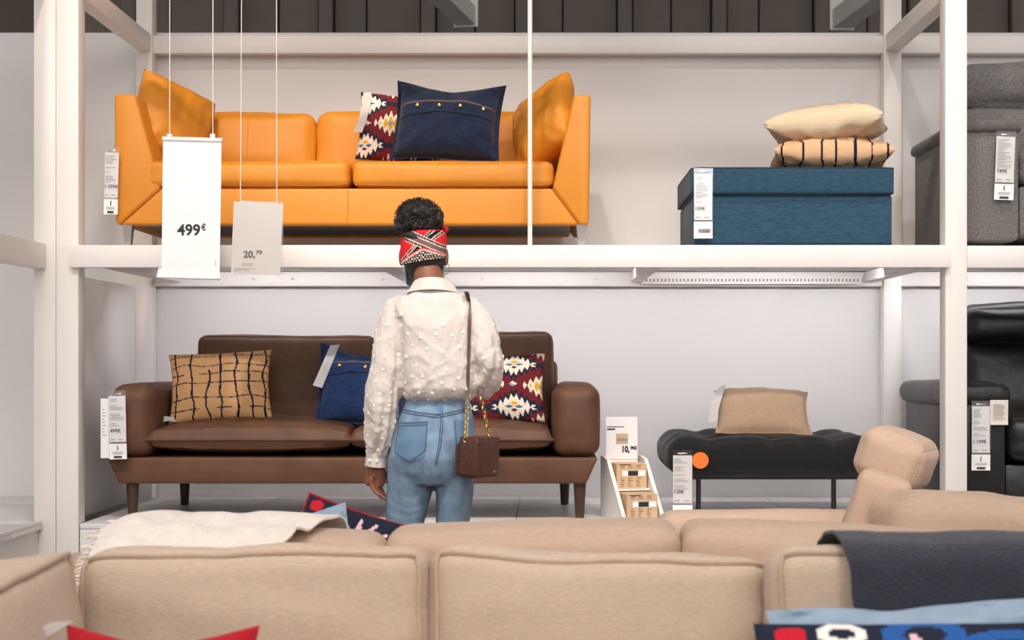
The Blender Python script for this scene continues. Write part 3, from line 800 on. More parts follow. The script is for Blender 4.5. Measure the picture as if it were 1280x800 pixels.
# ================================================================== black recliner sofa lower right
ybk = 6.35
bs = thing('recliner_sofa', 'black leather recliner sofa on the lower platform at the right edge', 'sofa', (2.3, 6.8, DZ))
xa, xe = X(1189, ybk), X(1258, ybk); az = Z(500, ybk)
box('arm', xa, xe, ybk, ybk + .82, DZ + .012, az, M['black'], bs, .02)
c = ((xa + xe) / 2 - .005, ybk + .41, az + .02); S = (xe - xa + .05, .86, .10)
mk('arm_pad', a_cushion(B(), c, S, .045, (.0, .0, .01), 2, .004, 16), M['black'], bs)
xs1 = xe + .95
box('seat_base', xe + .003, xs1, ybk + .03, ybk + .8, DZ + .012, Z(581, ybk), M['black'], bs, .015)
mk('seat_cushion', a_cushion(B(), ((xe + xs1) / 2, ybk + .33, (Z(577, ybk) + Z(522, ybk)) / 2), (xs1 - xe - .004, .7, Z(522, ybk) - Z(577, ybk)), .05, (.0, .015, .02), 4, .006, 18), M['black'], bs)
y2 = 6.85
rot = Matrix.Rotation(math.radians(-8), 4, 'X')
mk('back_cushion', a_cushion(B(), (xe + .43, y2 + .1, (Z(428, y2) + Z(540, y2)) / 2), (.96, .2, Z(428, y2) - Z(540, y2)), .07, (.0, .05, .02), 6, .01, 20, rot), M['black'], bs)
mk('headrest', a_cushion(B(), (xe + .43, y2 + .1, (Z(381, y2) + Z(432, y2)) / 2), (.94, .2, Z(381, y2) - Z(432, y2)), .07, (.0, .04, .015), 8, .012, 20), M['black'], bs)
box('back_frame', xe + .005, xs1, y2 + .22, y2 + .32, DZ + .03, Z(395, y2), M['black'], bs, .03)
box('arm', xs1 + .004, xs1 + .24, ybk, ybk + .82, DZ + .012, az, M['black'], bs, .02)
for xx in (xa + .05, xs1 + .2):
    for yy in (ybk + .06, ybk + .74): mk('leg', a_tube(B(), [(xx, yy, DZ), (xx, yy, DZ + .02)], .02, 12), M['black_metal'], bs)

# ================================================================== black tufted bench
yn = 6.4
bn = thing('footstool', 'black tufted cotton bench on thin metal legs', 'bench', (.97, 6.76, DZ))
x0, x1 = X(836, yn), X(1100, yn); z0, z1 = Z(597, yn), Z(545, yn)
tufts = [(-.6, -.45), (0, -.45), (.6, -.45), (-.6, .35), (0, .35), (.6, .35)]
hx, hy = (x1 - x0) / 2, .36
def tuft(p):
    if p.z > 0:
        for a, b in tufts:
            d2 = ((p.x - a * hx) / .10) ** 2 + ((p.y - b * hy) / .10) ** 2; p.z -= .042 * math.exp(-d2)
        for a in (-.6, 0, .6): p.z -= .013 * math.exp(-((p.x - a * hx) / .035) ** 2)
        for b in (-.45, .35): p.z -= .012 * math.exp(-((p.y - b * hy) / .035) ** 2)
    for a in (-.6, -.3, 0, .3, .6):
        if p.y < -.2: p.y += .022 * math.exp(-((p.x - a * hx) / .022) ** 2) * (.6 + p.z * 6)
    return p
cu = mk('cushion', a_cushion(B(), ((x0 + x1) / 2, yn + .36, (z0 + z1) / 2), (x1 - x0, .72, z1 - z0), .075, (.01, .012, .012), 3, .008, 40, None, 0, tuft), M['black_fab'], bn)
bm = B()
for a, b in tufts: a_blob(bm, ((x0 + x1) / 2 + a * hx, yn + .36 + b * hy, z1 - .05), (.012, .012, .006), 10)
mk('tuft_button', bm, M['black_fab'], cu)
box('seat_frame', x0 + .06, x1 - .06, yn + .05, yn + .67, z0 - .012, z0 + .014, M['black_metal'], bn, .004)
for px in (873, 1042):
    for yy in (yn + .07, yn + .63): mk('leg', a_tube(B(), [(X(px, yy), yy, DZ), (X(px, yy), yy, z0 - .008)], .0105, 12), M['black_metal'], bn)
tp = mk('cotton_cushion', pillow_mesh(.42, .34, .15, 60, .05, 9, .075, .006, pw=.36), M['tan_cot'], None, True)
pose(tp, (X(953, 6.76), 6.76, z1 + .085), 58, -2, -3)
tag(tp, 'plain tan cushion lying on the black bench', 'cushion')
swing_tag(tp, [((-.185, .16, .03), (-.155, .165, .04)), ((-.215, .06, .05), (-.175, .05, .06)), ((-.235, -.06, .05), (-.195, -.07, .06)), ((-.24, -.13, .03), (-.20, -.135, .04))], .03)

# ================================================================== stepped box holder with price sign
yh = 6.25
st = thing('step_holder', 'white stepped display holder on the platform beside the brown sofa', 'display holder', (X(805, yh), yh, DZ), math.radians(15))
hw = .083
prof = [(0, 0), (.31, 0), (.31, .255), (.27, .255), (.22, .245), (0, .02)]
for sx in (-1, 1):
    mk('side_panel', a_prism(B(), prof, sx * hw - .008, sx * hw + .008, .001, 1, 'x'), M['frame'], st, True, False)
mk('shelf', a_box(B(), -hw + .009, hw - .009, .15, .30, .118, .126), M['frame'], st, True, False)
mk('back_panel', a_box(B(), -hw + .009, hw - .009, .301, .309, .0, .25), M['frame'], st, True, False)
mk('bottom', a_box(B(), -hw + .009, hw - .009, .01, .30, .001, .009), M['frame'], st, True, False)
def cardbox(label, px, yy, zz):
    m = Matrix.Translation(st.location) @ Matrix.Rotation(math.radians(15), 4, 'Z')
    p = m @ Vector((px, yy, zz))
    t = thing('carton', label, 'carton', p, math.radians(15), 'brown cartons in the stepped holder')
    w2, d_, h = .066, .13, .104
    mk('box', a_box(B(), -w2, w2, 0, d_, 0, h, .001), M['card'], t, True, False)
    bm = B(); rect(bm, -w2 * .62, w2 * .9, h * .50, h * .72, -.0008); mk('window', bm, M['paper'], t, True, False, label='white window band on the carton')
    bm = B(); rect(bm, -w2 * .25, w2 * .42, h * .51, h * .71, -.0014); mk('window_dark', bm, M['dark_glass'], t, True, False)
    bm = B(); rnd = random.Random(5)
    for r_ in (.84, .92, .40, .32, .24, .16, .08):
        for q in (-.75, -.25, .3):
            rect(bm, w2 * q, w2 * (q + rnd.uniform(.16, .34)), h * r_, h * r_ + .002, -.001)
    rect(bm, -w2 * .85, -w2 * .1, h * .95, h * .95 + .003, -.001)
    mk('print', bm, M['walnut'], t, True, False, kind='stuff')
cardbox('brown carton on the upper step of the white holder', 0, .16, .1265)
cardbox('brown carton on the lower step of the white holder', 0, .022, .0095)
ys = 6.5
sg = thing('price_sign', 'white card sign reading 10,99€ above the brown cartons', 'sign', (X(777, ys), ys, Z(574, ys)))
mk('card', a_box(B(), X(757, ys), X(797, ys), ys, ys + .004, Z(574, ys), Z(521, ys), .001), M['paper'], sg, False, False)
def sign_text(bm, s, px0, px1, pyb, y, hpx, bold=.0008):
    add_text(bm, s, X(px0, y), y - .0012, Z(pyb, y), hpx / FPX * y / .7, bold, width=(px1 - px0) / FPX * y); return bm
bm = B(); sign_text(bm, '10,', 778, 787, 565, ys, 7.5, .002); sign_text(bm, '99€', 788, 796, 562, ys, 4, .0012); mk('price', bm, M['ink'], sg, False, False)
bm = B(); rect(bm, X(759, ys), X(780, ys), Z(534, ys), Z(533, ys), ys - .001); rect(bm, X(759, ys), X(769, ys), Z(537.5, ys), Z(535.5, ys), ys - .001); mk('heading', bm, M['ink'], sg, False, False)
bm = B(); rect(bm, X(770, ys), X(785, ys), Z(555, ys), Z(542, ys), ys - .001); mk('carton_picture', bm, M['card'], sg, False, False)
bm = B(); rect(bm, X(771.5, ys), X(784, ys), Z(551.5, ys), Z(547.5, ys), ys - .0015); mk('picture_window', bm, M['ink_l'], sg, False, False)
mk('holder_strip', a_box(B(), X(757, ys), X(797, ys), ys + .004, ys + .012, Z(578, ys), Z(566, ys)), M['frame'], sg, False, False)

# ================================================================== price tags
price_tag('price_tag', 'price tag reading 1.599 on left arm of the orange sofa', 131.5, 149.5, 184, 268, 6.31, '1.599€', 248, 'i', 0, 1.5)
price_tag('price_tag', 'price tag reading 499 on left arm of the brown sofa', 135, 157.5, 488, 574, 6.255, '499€', 553.5, 'i', 0, -1)
bt = thing('leaflet_tag', 'white leaflet tag behind the 499 price tag on the brown sofa', 'price tag', (X(134, 6.30), 6.272, Z(498, 6.30)))
bm = B(); a_box(bm, X(128.5, 6.3), X(139, 6.3), 6.27, 6.272, Z(572, 6.3), Z(498, 6.3)); mk('sheet', bm, M['paper'], bt, False, False)
bm = B()
for k in range(9): rect(bm, X(130.5, 6.3), X(133 + k % 3, 6.3), Z(512 + k * 4, 6.3), Z(511 + k * 4, 6.3), 6.269)
mk('small_print', bm, M['ink_l'], bt, False, False, kind='stuff')
price_tag('price_tag', 'price tag reading 159 on the blue ottoman', 867, 891, 210.5, 298, 6.305, '159€', 276, 'bars', 0, 0)
price_tag('price_tag', 'price tag reading 749 on the grey armchair', 1245, 1270, 164, 250, 6.33, '749€', 229, 'i', 0, 2)
price_tag('price_tag', 'price tag reading 1.199 on the black recliner', 1214, 1238, 501, 588, 6.325, '1.199€', 567, 'i', 0, 0)
price_tag('price_tag', 'price tag reading 129 below the black bench', 840.5, 866, 562.5, 650, 6.375, '129€', 630, 'bars', 0, 0)
nt = thing('note_card', 'small ivory note card taped to the black recliner arm', 'card', (X(1248, 6.32), 6.318, Z(500, 6.32)))
bm = curl_sheet(X(1237.5, 6.32), X(1260, 6.32), Z(531, 6.32), Z(500, 6.32), 6.318, .004); mk('sheet', bm, M['paper_w'], nt, False, False)
bm = B()
for k in range(10): rect(bm, X(1241, 6.32), X(1253 + (k * 7) % 4, 6.32), Z(506 + k * 2, 6.32), Z(505.3 + k * 2, 6.32), 6.3135)
mk('small_print', bm, M['ink_l'], nt, False, False, kind='stuff')
od = free('round_sticker', a_disc(B(), (X(875.5, 6.37), 6.372, Z(575.5, 6.37)), .034, .002, 'y', 40), M['sticker'], (X(875.5, 6.37), 6.372, Z(575.5, 6.37)))
tag(od, 'round orange paper disc beside the 129 tag on the bench', 'sticker')

# ================================================================== hanging signs
yS = 5.75
hs = thing('hanging_sign', 'large hanging white banner sign reading 499€', 'sign', (X(239, yS), yS, Z(171, yS)))
def quad_sheet(pts, y, th=.0015):
    bm = B(); n = 12; g = []
    (ax, az_), (bx, bz), (cx, cz), (dx, dz) = [(X(a, y), Z(b, y)) for a, b in pts]    # tl tr br bl
    for j in range(n + 1):
        t = j / n; l = Vector((ax, y, az_)).lerp(Vector((dx, y, dz)), t); r = Vector((bx, y, bz)).lerp(Vector((cx, y, cz)), t)
        row = []
        for i in range(7):
            p = l.lerp(r, i / 6); p.y += .0006 * nz((p.x, 0, p.z), 6, 2); row.append(p)
        g.append(row)
    vs = [[bm.verts.new(p) for p in row] for row in g]
    fs = [bm.faces.new((vs[j][i], vs[j][i + 1], vs[j + 1][i + 1], vs[j + 1][i])) for j in range(n) for i in range(6)]
    bmesh.ops.recalc_face_normals(bm, faces=fs); bmesh.ops.solidify(bm, geom=fs, thickness=th); return bm
mk('banner', quad_sheet([(204, 174), (277, 176), (274.5, 347), (202, 345)], yS), M['paper'], hs)
mk('top_rail', a_tube(B(), [(X(203.5, yS), yS, Z(173.5, yS)), (X(278, yS), yS, Z(175.5, yS))], .009, 10), M['frame'], hs)
mk('bottom_rail', a_tube(B(), [(X(201, yS), yS, Z(346, yS)), (X(275, yS), yS, Z(348, yS))], .006, 10), M['frame'], hs)
for a, b in ((212, 214), (266, 267)):
    mk('cord', a_tube(B(), [(X(a, yS), yS, Z(171, yS)), (X(b, yS), yS, 4.9)], .0016, 6), M['cord'], hs)
    mk('clip', a_box(B(), X(a - 3, yS), X(a + 3, yS), yS - .006, yS + .006, Z(172.5, yS), Z(167.5, yS), .002), M['paper'], hs)
bm = B(); add_text(bm, '499', X(221.5, yS), yS - .0025, Z(294, yS), .058, .0016, width=29 / FPX * yS); add_text(bm, '€', X(251.5, yS), yS - .0025, Z(288, yS), .034, .0009, width=6 / FPX * yS)
mk('price', bm, M['ink'], hs, False, False, label='black printed price')
bm = B(); rect(bm, X(269.5, yS), X(270.2, yS), Z(333, yS), Z(325, yS), yS - .0024); mk('small_print', bm, M['ink_l'], hs, False, False, kind='stuff')
yS2 = 5.85
h2 = thing('hanging_sign', 'smaller hanging ivory sign reading 20,79', 'sign', (X(322, yS2), yS2, Z(252, yS2)))
mk('sheet', quad_sheet([(292.5, 252), (354, 255), (350, 344.5), (288.5, 341.5)], yS2), M['paper_w'], h2)
bm = B(); a_box(bm, X(291.5, yS2), X(354.5, yS2), yS2 - .0045, yS2 - .004, Z(344, yS2), Z(252.5, yS2)); mk('sleeve', bm, M['film'], h2, False, False, label='clear film over the sign')
mk('wire', a_tube(B(), [(X(300, yS2), yS2, Z(251.5, yS2)), (X(347, yS2), yS2, Z(253.5, yS2))], .0018, 6), M['cord'], h2)
for a, b, c_ in ((300.5, 304, 251.5), (346, 345, 253.5)):
    mk('cord', a_tube(B(), [(X(a, yS2), yS2, Z(c_, yS2)), (X(b - (a - b) * .6, yS2), yS2, 4.9)], .0016, 6), M['cord'], h2)
bm = B(); add_text(bm, '20,', X(304.5, yS2), yS2 - .003, Z(322, yS2), .036, .0012, width=14.5 / FPX * yS2); add_text(bm, '79', X(320, yS2), yS2 - .003, Z(318, yS2), .021, .0008, width=8 / FPX * yS2)
mk('price', bm, M['ink'], h2, False, False, label='black printed price')
bm = B()
for a, b, c_ in ((302, 318, 329.5), (302, 316, 331.5), (293, 320, 335.5), (293, 312, 337.5)): rect(bm, X(a, yS2), X(b, yS2), Z(c_ + .6, yS2), Z(c_, yS2), yS2 - .003)
mk('small_print', bm, M['ink_l'], h2, False, False, kind='stuff')

# ================================================================== foreground sofas
ya = 3.3
fs = thing('linen_sofa', 'beige linen corner sofa in the foreground facing the viewer', 'sofa', (.2, 3.1, 0))
box('base', -1.165, 1.75, 2.42, 3.62, .06, .27, M['beige'], fs, .03)
box('back_frame', -1.165, 1.75, 3.50, 3.64, .27, .63, M['beige'], fs, .04)
box('arm', -1.385, -1.167, 2.2, 3.64, .06, .60, M['beige'], fs, .05)
box('arm', 1.752, 1.97, 2.42, 3.64, .06, .62, M['beige'], fs, .05)
for a, b, sd in ((-.935, -.30, 1), (-.295, .72, 2), (.725, 1.745, 3)):
    mk('seat_cushion', a_cushion(B(), ((a + b) / 2, 2.83, .345), (b - a - .006, .84, .15), .045, (.0, .01, .015), sd, .004, 14), M['beige'], fs)
for xx in (-1.28, 1.88):
    for yy in (2.5, 3.55): mk('leg', a_tube(B(), [(xx, yy, 0), (xx, yy, .065)], .025, 12), M['walnut'], fs)
def f_back(px0, px1, pyl, pyr, seed, y=ya, th=.19, yaw=0, lean=-6, dip=.0):
    x0, x1 = X(px0, y), X(px1, y); zl, zr = Z(pyl, y), Z(pyr, y); zt = max(zl, zr); z0 = .425
    S = (x1 - x0, th, zt - z0); c = ((x0 + x1) / 2, y + th / 2, (zt + z0) / 2); bul = (.010, .038, .008)
    rot = Matrix.Rotation(math.radians(yaw), 4, 'Z') @ Matrix.Rotation(math.radians(lean), 4, 'X')
    def shp(p):
        t = p.x / S[0] + .5; k = max(0, p.z / S[2] + .5)
        p.z -= k * ((zt - zl) * (1 - t) + (zt - zr) * t) + k * dip * math.sin(math.pi * t) ** 2
        p.z += k * .006 * nz((p.x, 0, 0), 5, seed)
        return p
    s = mk('back_cushion', a_cushion(B(), c, S, .052, bul, seed, .011, 28, rot, 0, shp), M['beige'], fs)
    for yy in ((1, -1), (1, 1)):
        mk('piping', a_piping(B(), c, (S[0] + .002, S[1] + .004, S[2] + .004),   .050, bul, yy, seed, .011, .0062, rot, 28, .6, 0, shp), M['beige_pipe'], s)
    return s
f_back(93, 531, 698, 690, 1)
f_back(537, 967, 689, 706, 2, dip=.01)
f_back(972, 1420, 692, 690, 3, 3.08, .21, 0)
# corner cushion against the left arm, facing right
c = (-1.045, 2.80, .585); S = (.20, .86, .355); bul = (.03, .012, .006); rot = Matrix.Rotation(math.radians(4), 4, 'Z') @ Matrix.Rotation(math.radians(-8), 4, 'Y')
cc = mk('back_cushion', a_cushion(B(), c, S, .035, bul, 8, .007, 24, rot), M['beige'], fs)
for sg_ in (1, -1):
    mk('piping', a_piping(B(), c, (S[0] + .004, S[1] + .002, S[2] + .004), .022, bul, (0, sg_), 8, .007, .0062, rot, 24), M['beige_pipe'], cc)

# second sofa, back to back, facing the rack
y2 = 3.9
s2_ = thing('linen_sofa', 'beige cotton sofa behind the foreground one facing the rack', 'sofa', (0, 4.2, 0))
box('base', -1.25, 1.16, 3.74, 4.64, .06, .27, M['beige2'], s2_, .03)
box('back_frame', -1.25, 1.16, 3.70, 3.86, .27, .62, M['beige2'], s2_, .04)
box('arm', -1.46, -1.252, 3.70, 4.64, .06, .60, M['beige2'], s2_, .05)
for a, b, sd in ((-1.245, -.42, 1), (-.415, .335, 2), (.34, 1.155, 3)):
    mk('seat_cushion', a_cushion(B(), ((a + b) / 2, 4.26, .345), (b - a - .006, .74, .15), .045, (.0, .01, .015), sd + 5, .004, 14), M['beige2'], s2_)
for xx in (-1.36, 1.08):
    for yy in (3.8, 4.56): mk('leg', a_tube(B(), [(xx, yy, 0), (xx, yy, .065)], .025, 12), M['walnut'], s2_)
def s_back(px0, px1, pyl, pyr, seed, th=.2, crown=.012):
    x0, x1 = X(px0, y2), X(px1, y2); zl, zr = Z(pyl, y2), Z(pyr, y2); zt = max(zl, zr); z0 = .425
    S = (x1 - x0, th, zt - z0); c = ((x0 + x1) / 2, y2 + th / 2, (zt + z0) / 2); bul = (.006, .03, crown)
    rot = Matrix.Rotation(math.radians(5), 4, 'X')
    def shp(p):
        t = p.x / S[0] + .5; k = max(0, p.z / S[2] + .5)
        p.z -= k * ((zt - zl) * (1 - t) + (zt - zr) * t); return p
    return mk('back_cushion', a_cushion(B(), c, S, .045, bul, seed, .008, 24, rot, 0, shp), M['beige2'], s2_)
s_back(127, 478, 668, 674, 11)
s_back(481, 850, 666, 657, 12); s_back(855, 1212, 656, 673, 13)

# throws ------------------------------------------------------------------------
def throw(name, label, cat, m, prof, x0f, x1f, seed, fringe=None, nx=50, wav=.012, th=.006, lift=None):
    """cloth following a y-z profile (front bottom -> over the top -> back bottom) between x0f(t) and x1f(t)"""
    P = [Vector((0, a, b)) for a, b in prof]; L = [0]
    for a, b in zip(P, P[1:]): L.append(L[-1] + (b - a).length)
    def at(t):
        d = t * L[-1]
        for i in range(len(P) - 1):
            if d <= L[i + 1] + 1e-9: return P[i].lerp(P[i + 1], (d - L[i]) / (L[i + 1] - L[i]))
        return P[-1]
    bm = B(); g = []; ny = 40
    for j in range(ny + 1):
        t = j / ny; row = []
        for i in range(nx + 1):
            s = i / nx; x = x0f(t) + (x1f(t) - x0f(t)) * s; p = at(t); p1 = at(min(1, t + .02)); p0 = at(max(0, t - .02))
            tg = (p1 - p0).normalized(); nrm = Vector((0, -tg.z, tg.y))
            if nrm.length < .1: nrm = Vector((0, 0, 1))
            k = wav * (1 + nz((x, p.y * .4, p.z * .4), 6, seed) + .4 * nz((x, p.y, p.z), 16, seed))
            p = p + nrm * k; p.x = x + .006 * nz((s, t * 3, 0), 5, seed)
            if lift: p.z += lift(s) * math.sin(math.pi * t) ** 2
            row.append(bm.verts.new(p))
        g.append(row)
    fs_ = [bm.faces.new((g[j][i], g[j][i + 1], g[j + 1][i + 1], g[j + 1][i])) for j in range(ny) for i in range(nx)]
    bmesh.ops.recalc_face_normals(bm, faces=fs_); bmesh.ops.solidify(bm, geom=fs_, thickness=-th)
    edge = [g[j][0].co.copy() for j in range(ny + 1)]
    root = thing(name, label, cat, (x0f(.5), P[len(P) // 2].y, P[len(P) // 2].z))
    mk('cloth', bm, m, root)
    if fringe:
        rnd = random.Random(seed); bm = B()
        for q in range(fringe):
            a = rnd.random() * ny; i = min(int(a), ny - 1); p = edge[i].lerp(edge[i + 1], a - i)
            d = Vector((-rnd.uniform(.015, .035), rnd.uniform(-.006, .006), rnd.uniform(-.012, .004)))
            a_tube(bm, [p + Vector((.004, 0, 0)), p + d * .5 + Vector((0, 0, .002)), p + d], .0016, 4)
        mk('fringe', bm, m, root, kind='stuff')
    return root
zt = Z(660, y2)
throw('throw_blanket', 'cream woollen throw with frayed edge over the second sofa', 'blanket', M['cream'],
      [(3.70, .34), (3.695, .62), (3.76, .675), (3.85, .725), (3.90, zt - .035), (3.97, zt - .012), (4.06, zt - .016), (4.125, zt - .06), (4.14, .52)],
      lambda t: X(137, y2), lambda t: X(330 + 90 * max(0, min(1, (t - .25) * 2)), y2), 4, 220, wav=.022, lift=lambda q: .030 * math.exp(-((q - .14) / .13) ** 2) + .026 * math.exp(-((q - .42) / .12) ** 2))
yc_ = 3.08; zt = Z(686, yc_)
throw('throw_blanket', 'dark navy wool throw over the right end of the foreground sofa', 'blanket', M['navy'],
      [(2.985, .47), (2.99, .58), (3.005, .68), (3.04, zt - .03), (3.085, zt + .002), (3.17, zt + .014), (3.24, zt + .006), (3.31, zt - .02), (3.345, zt - .07), (3.345, .5)],
      lambda t: X(1062 - 22 * t, yc_), lambda t: X(1420, yc_), 9, None, wav=.006)

# foreground pillows --------------------------------------------------------------
rp = mk('cotton_cushion', pillow_mesh(.36, .32, .14, 44, 0, 3, .075, .006, dent=.03), M['red'], None, True)
pose(rp, (X(197, 2.86), 2.86, Z(780, 2.86) - .157), 24, -1, 6)
tag(rp, 'plain red cushion at the lower left in front of the beige back cushion', 'cushion')
swing_tag(rp, [((-.165, .163, .012), (-.205, .135, .012)), ((-.205, .155, .03), (-.235, .11, .03)), ((-.25, .12, .04), (-.26, .07, .04))], .03)
lb = mk('cotton_cushion', pillow_mesh(.66, .40, .10, 60, .04, 6, .035, .022, dent=.012), M['light_blue'], None, True)
pose(lb, (X(1205, 2.78), 2.80, Z(758, 2.78) - .175), 30, 5, -3)
tag(lb, 'light blue cushion behind the printed navy one at the lower right', 'cushion')
np_ = mk('printed_cushion', pillow_mesh(.60, .40, .12, 90, 0, 7, .03, .006, navy_print), M['print_cloth'], None, True)
pose(np_, (X(1166, 2.66), 2.64, Z(782, 2.66) - .182), 28, 1, -2)
tag(np_, 'dark navy cushion printed with white, red and blue at the lower right corner', 'cushion', None)
op = mk('printed_cushion', pillow_mesh(.42, .42, .14, 80, 0, 5, .06, .006, navy_blossom), M['print_cloth'], None, True)
pose(op, (-.50, 4.26, .555), 22, -16, 175)
op.matrix_world = Matrix.Translation((X(446, 4.3) - .03, 4.32, .556)) @ Matrix.Rotation(math.radians(-6), 4, 'Z') @ Matrix.Rotation(math.radians(62), 4, 'X') @ Matrix.Rotation(math.radians(-17), 4, 'Z')
tag(op, 'navy cushion with blossom print and red piping on the second sofa near the woman', 'cushion')
pts = []
for t in range(48):
    a = t / 48 * 4; k = int(a); f = a - k; u, v = ((-1 + 2 * f, -1), (1, -1 + 2 * f), (1 - 2 * f, 1), (-1, 1 - 2 * f))[k]
    pts.append((.21 * u * (1 - .06 * (1 - v * v) * u * u), .21 * v * (1 - .06 * (1 - u * u) * v * v), 0))
mk('piping', a_tube(B(), pts, .0045, 6, True), M['red'], op, True, label='red piping around the cushion edge')
bp_ = mk('cotton_cushion', pillow_mesh(.40, .36, .12, 44, .05, 12, .07, .010), M['light_blue'], None, True)
bp_.matrix_world = Matrix.Translation((X(362, 4.2), 4.18, .575)) @ Matrix.Rotation(math.radians(5), 4, 'Z') @ Matrix.Rotation(math.radians(66), 4, 'X') @ Matrix.Rotation(math.radians(14), 4, 'Z')
tag(bp_, 'light blue cushion with flanged edge beside the cream throw on the second sofa', 'cushion')

# beige armchair with headrest, right --------------------------------------------
ac = thing('headrest_chair', 'beige lounge chair with loose headrest roll at the right beyond the sofas', 'armchair', (.95, 5.1, 0))
ym = 5.0
box('base', .50, 1.62, 4.72, 5.62, .06, .30, M['beige2'], ac, .03)
mk('arm', a_cushion(B(), (.86, 5.53, .378), (.92, .20, .50), .05, (.0, .01, .012), 3, .004, 18), M['beige2'], ac)
mk('arm', a_cushion(B(), (1.06, 4.80, .36), (1.1, .16, .46), .05, (.0, .01, .012), 5, .004, 14), M['beige2'], ac)
mk('seat_cushion', a_cushion(B(), (.82, 5.16, .37), (.62, .54, .16), .05, (.01, .01, .02), 4, .004, 14), M['beige2'], ac)
rot = Matrix.Rotation(math.radians(-14), 4, 'Z') @ Matrix.Rotation(math.radians(17), 4, 'Y')
mk('back_cushion', a_cushion(B(), (X(1090, ym), 5.08, .57), (.17, .50, .50), .03, (.012, .01, .006), 6, .005, 20, rot), M['beige2'], ac)
rot = Matrix.Rotation(math.radians(-26), 4, 'Z') @ Matrix.Rotation(math.radians(20), 4, 'Y')
hc = (X(1124, ym), 5.04, Z(574, ym)); S = (.215, .25, .165); bul = (.012, .016, .014)
hr = mk('headrest', a_cushion(B(), hc, S, .045, bul, 7, .005, 22, rot), M['beige2'], ac)
mk('seam', a_piping(B(), hc, (S[0], S[1], S[2]), .045, bul, (0, 1), 7, .005, .0026, rot, 22), M['beige_pipe'], hr)
rot = Matrix.Rotation(math.radians(8), 4, 'Z') @ Matrix.Rotation(math.radians(5), 4, 'Y')
mk('back_cushion', a_cushion(B(), (X(1225, 4.6), 4.74, .55), (.56, .30, .40), .07, (.02, .02, .02), 9, .012, 22, rot), M['beige2'], ac)
box('back_frame', 1.32, 1.62, 4.9, 5.62, .30, .58, M['beige2'], ac, .05)
for xx in (.56, 1.55):
    for yy in (4.8, 5.54): mk('leg', a_tube(B(), [(xx, yy, 0), (xx, yy, .065)], .025, 12), M['walnut'], ac)

# ================================================================== the woman
PX, PY = X(540, 4.99), 4.99; SP = FPX / 4.99
def lx(px): return (px - 540) / SP
def lz(py): return H + (VY - py) / SP
wm = thing('person', 'woman seen from behind in cream dotted blouse, jeans and red patterned headband', 'person', (PX, PY, 0))
def L(px, py, ly=0.0): return (lx(px), ly, lz(py))
# body: head, neck, trunk, arms, hands, legs as one continuous surface
bm = B()
hx_, hy_, hz_ = lx(529), .02, lz(316)
a_blob(bm, (hx_, hy_ - .005, hz_ + .012), (.070, .086, .088), 26)             # skull
a_blob(bm, (hx_, hy_ + .035, hz_ - .045), (.054, .058, .068), 22)             # jaw
a_limb(bm, [(hx_, hy_ + .105, hz_ + .008), (hx_, hy_ + .118, hz_ - .018)], [.007, .012], 10, 3)   # nose
for s in (-1, 1):
    a_blob(bm, (hx_ + s * .072, hy_ + .0, hz_ - .012), (.010, .018, .031), 12)                   # ears
    a_blob(bm, (hx_ + s * .032, hy_ + .082, hz_ + .022), (.026, .012, .008), 10)                 # brows
a_limb(bm, [(hx_, hy_ - .012, hz_ - .03), L(535, 345, -.012), L(541, 366, -.012)], [(.052, .054), (.047, .050), (.062, .058)], 18)
a_ring_loft(bm, [ell(.010, -.006, z, rx, ry) for z, rx, ry in ((.80, .095, .085), (.88, .115, .095), (.95, .105, .088), (1.05, .080, .07), (1.12, .098, .08), (1.2, .112, .088), (1.28, .118, .086), (1.32, .118, .076), (1.355, .088, .062), (1.395, .052, .05))])
arms = {}
arms[-1] = [(-.112, -.005, 1.315), (-.127, -.012, 1.25), (-.145, -.016, 1.12), (-.160, -.008, 1.02), (-.178, .010, .885), (-.186, .018, .845)]
arms[1] = [(.122, -.005, 1.315), (.158, -.012, 1.25), (.178, -.012, 1.15), (.172, .035, 1.10), (.125, .17, 1.10), (.108, .215, 1.105)]
for s in (-1, 1): a_limb(bm, arms[s], [(.036, .040), (.036, .040), (.034, .036), (.032, .034), (.024, .026), (.023, .027)], 16)
for s, cx, kx in ((-1, -.068, -.098), (1, .075, .07)):
    a_limb(bm, [(cx, -.005, .83), ((cx + kx * 2) / 3, 0, .66), (kx, .01, .46), (kx, -.015, .30), (kx, -.01, .09)], [(.056, .062), (.044, .050), (.038, .042), (.038, .042), (.030, .032)], 16)
    a_limb(bm, [(kx, -.04, .05), (kx, .03, .045), (kx, .12, .032)], [(.034, .034), (.036, .034), (.03, .02)], 12)
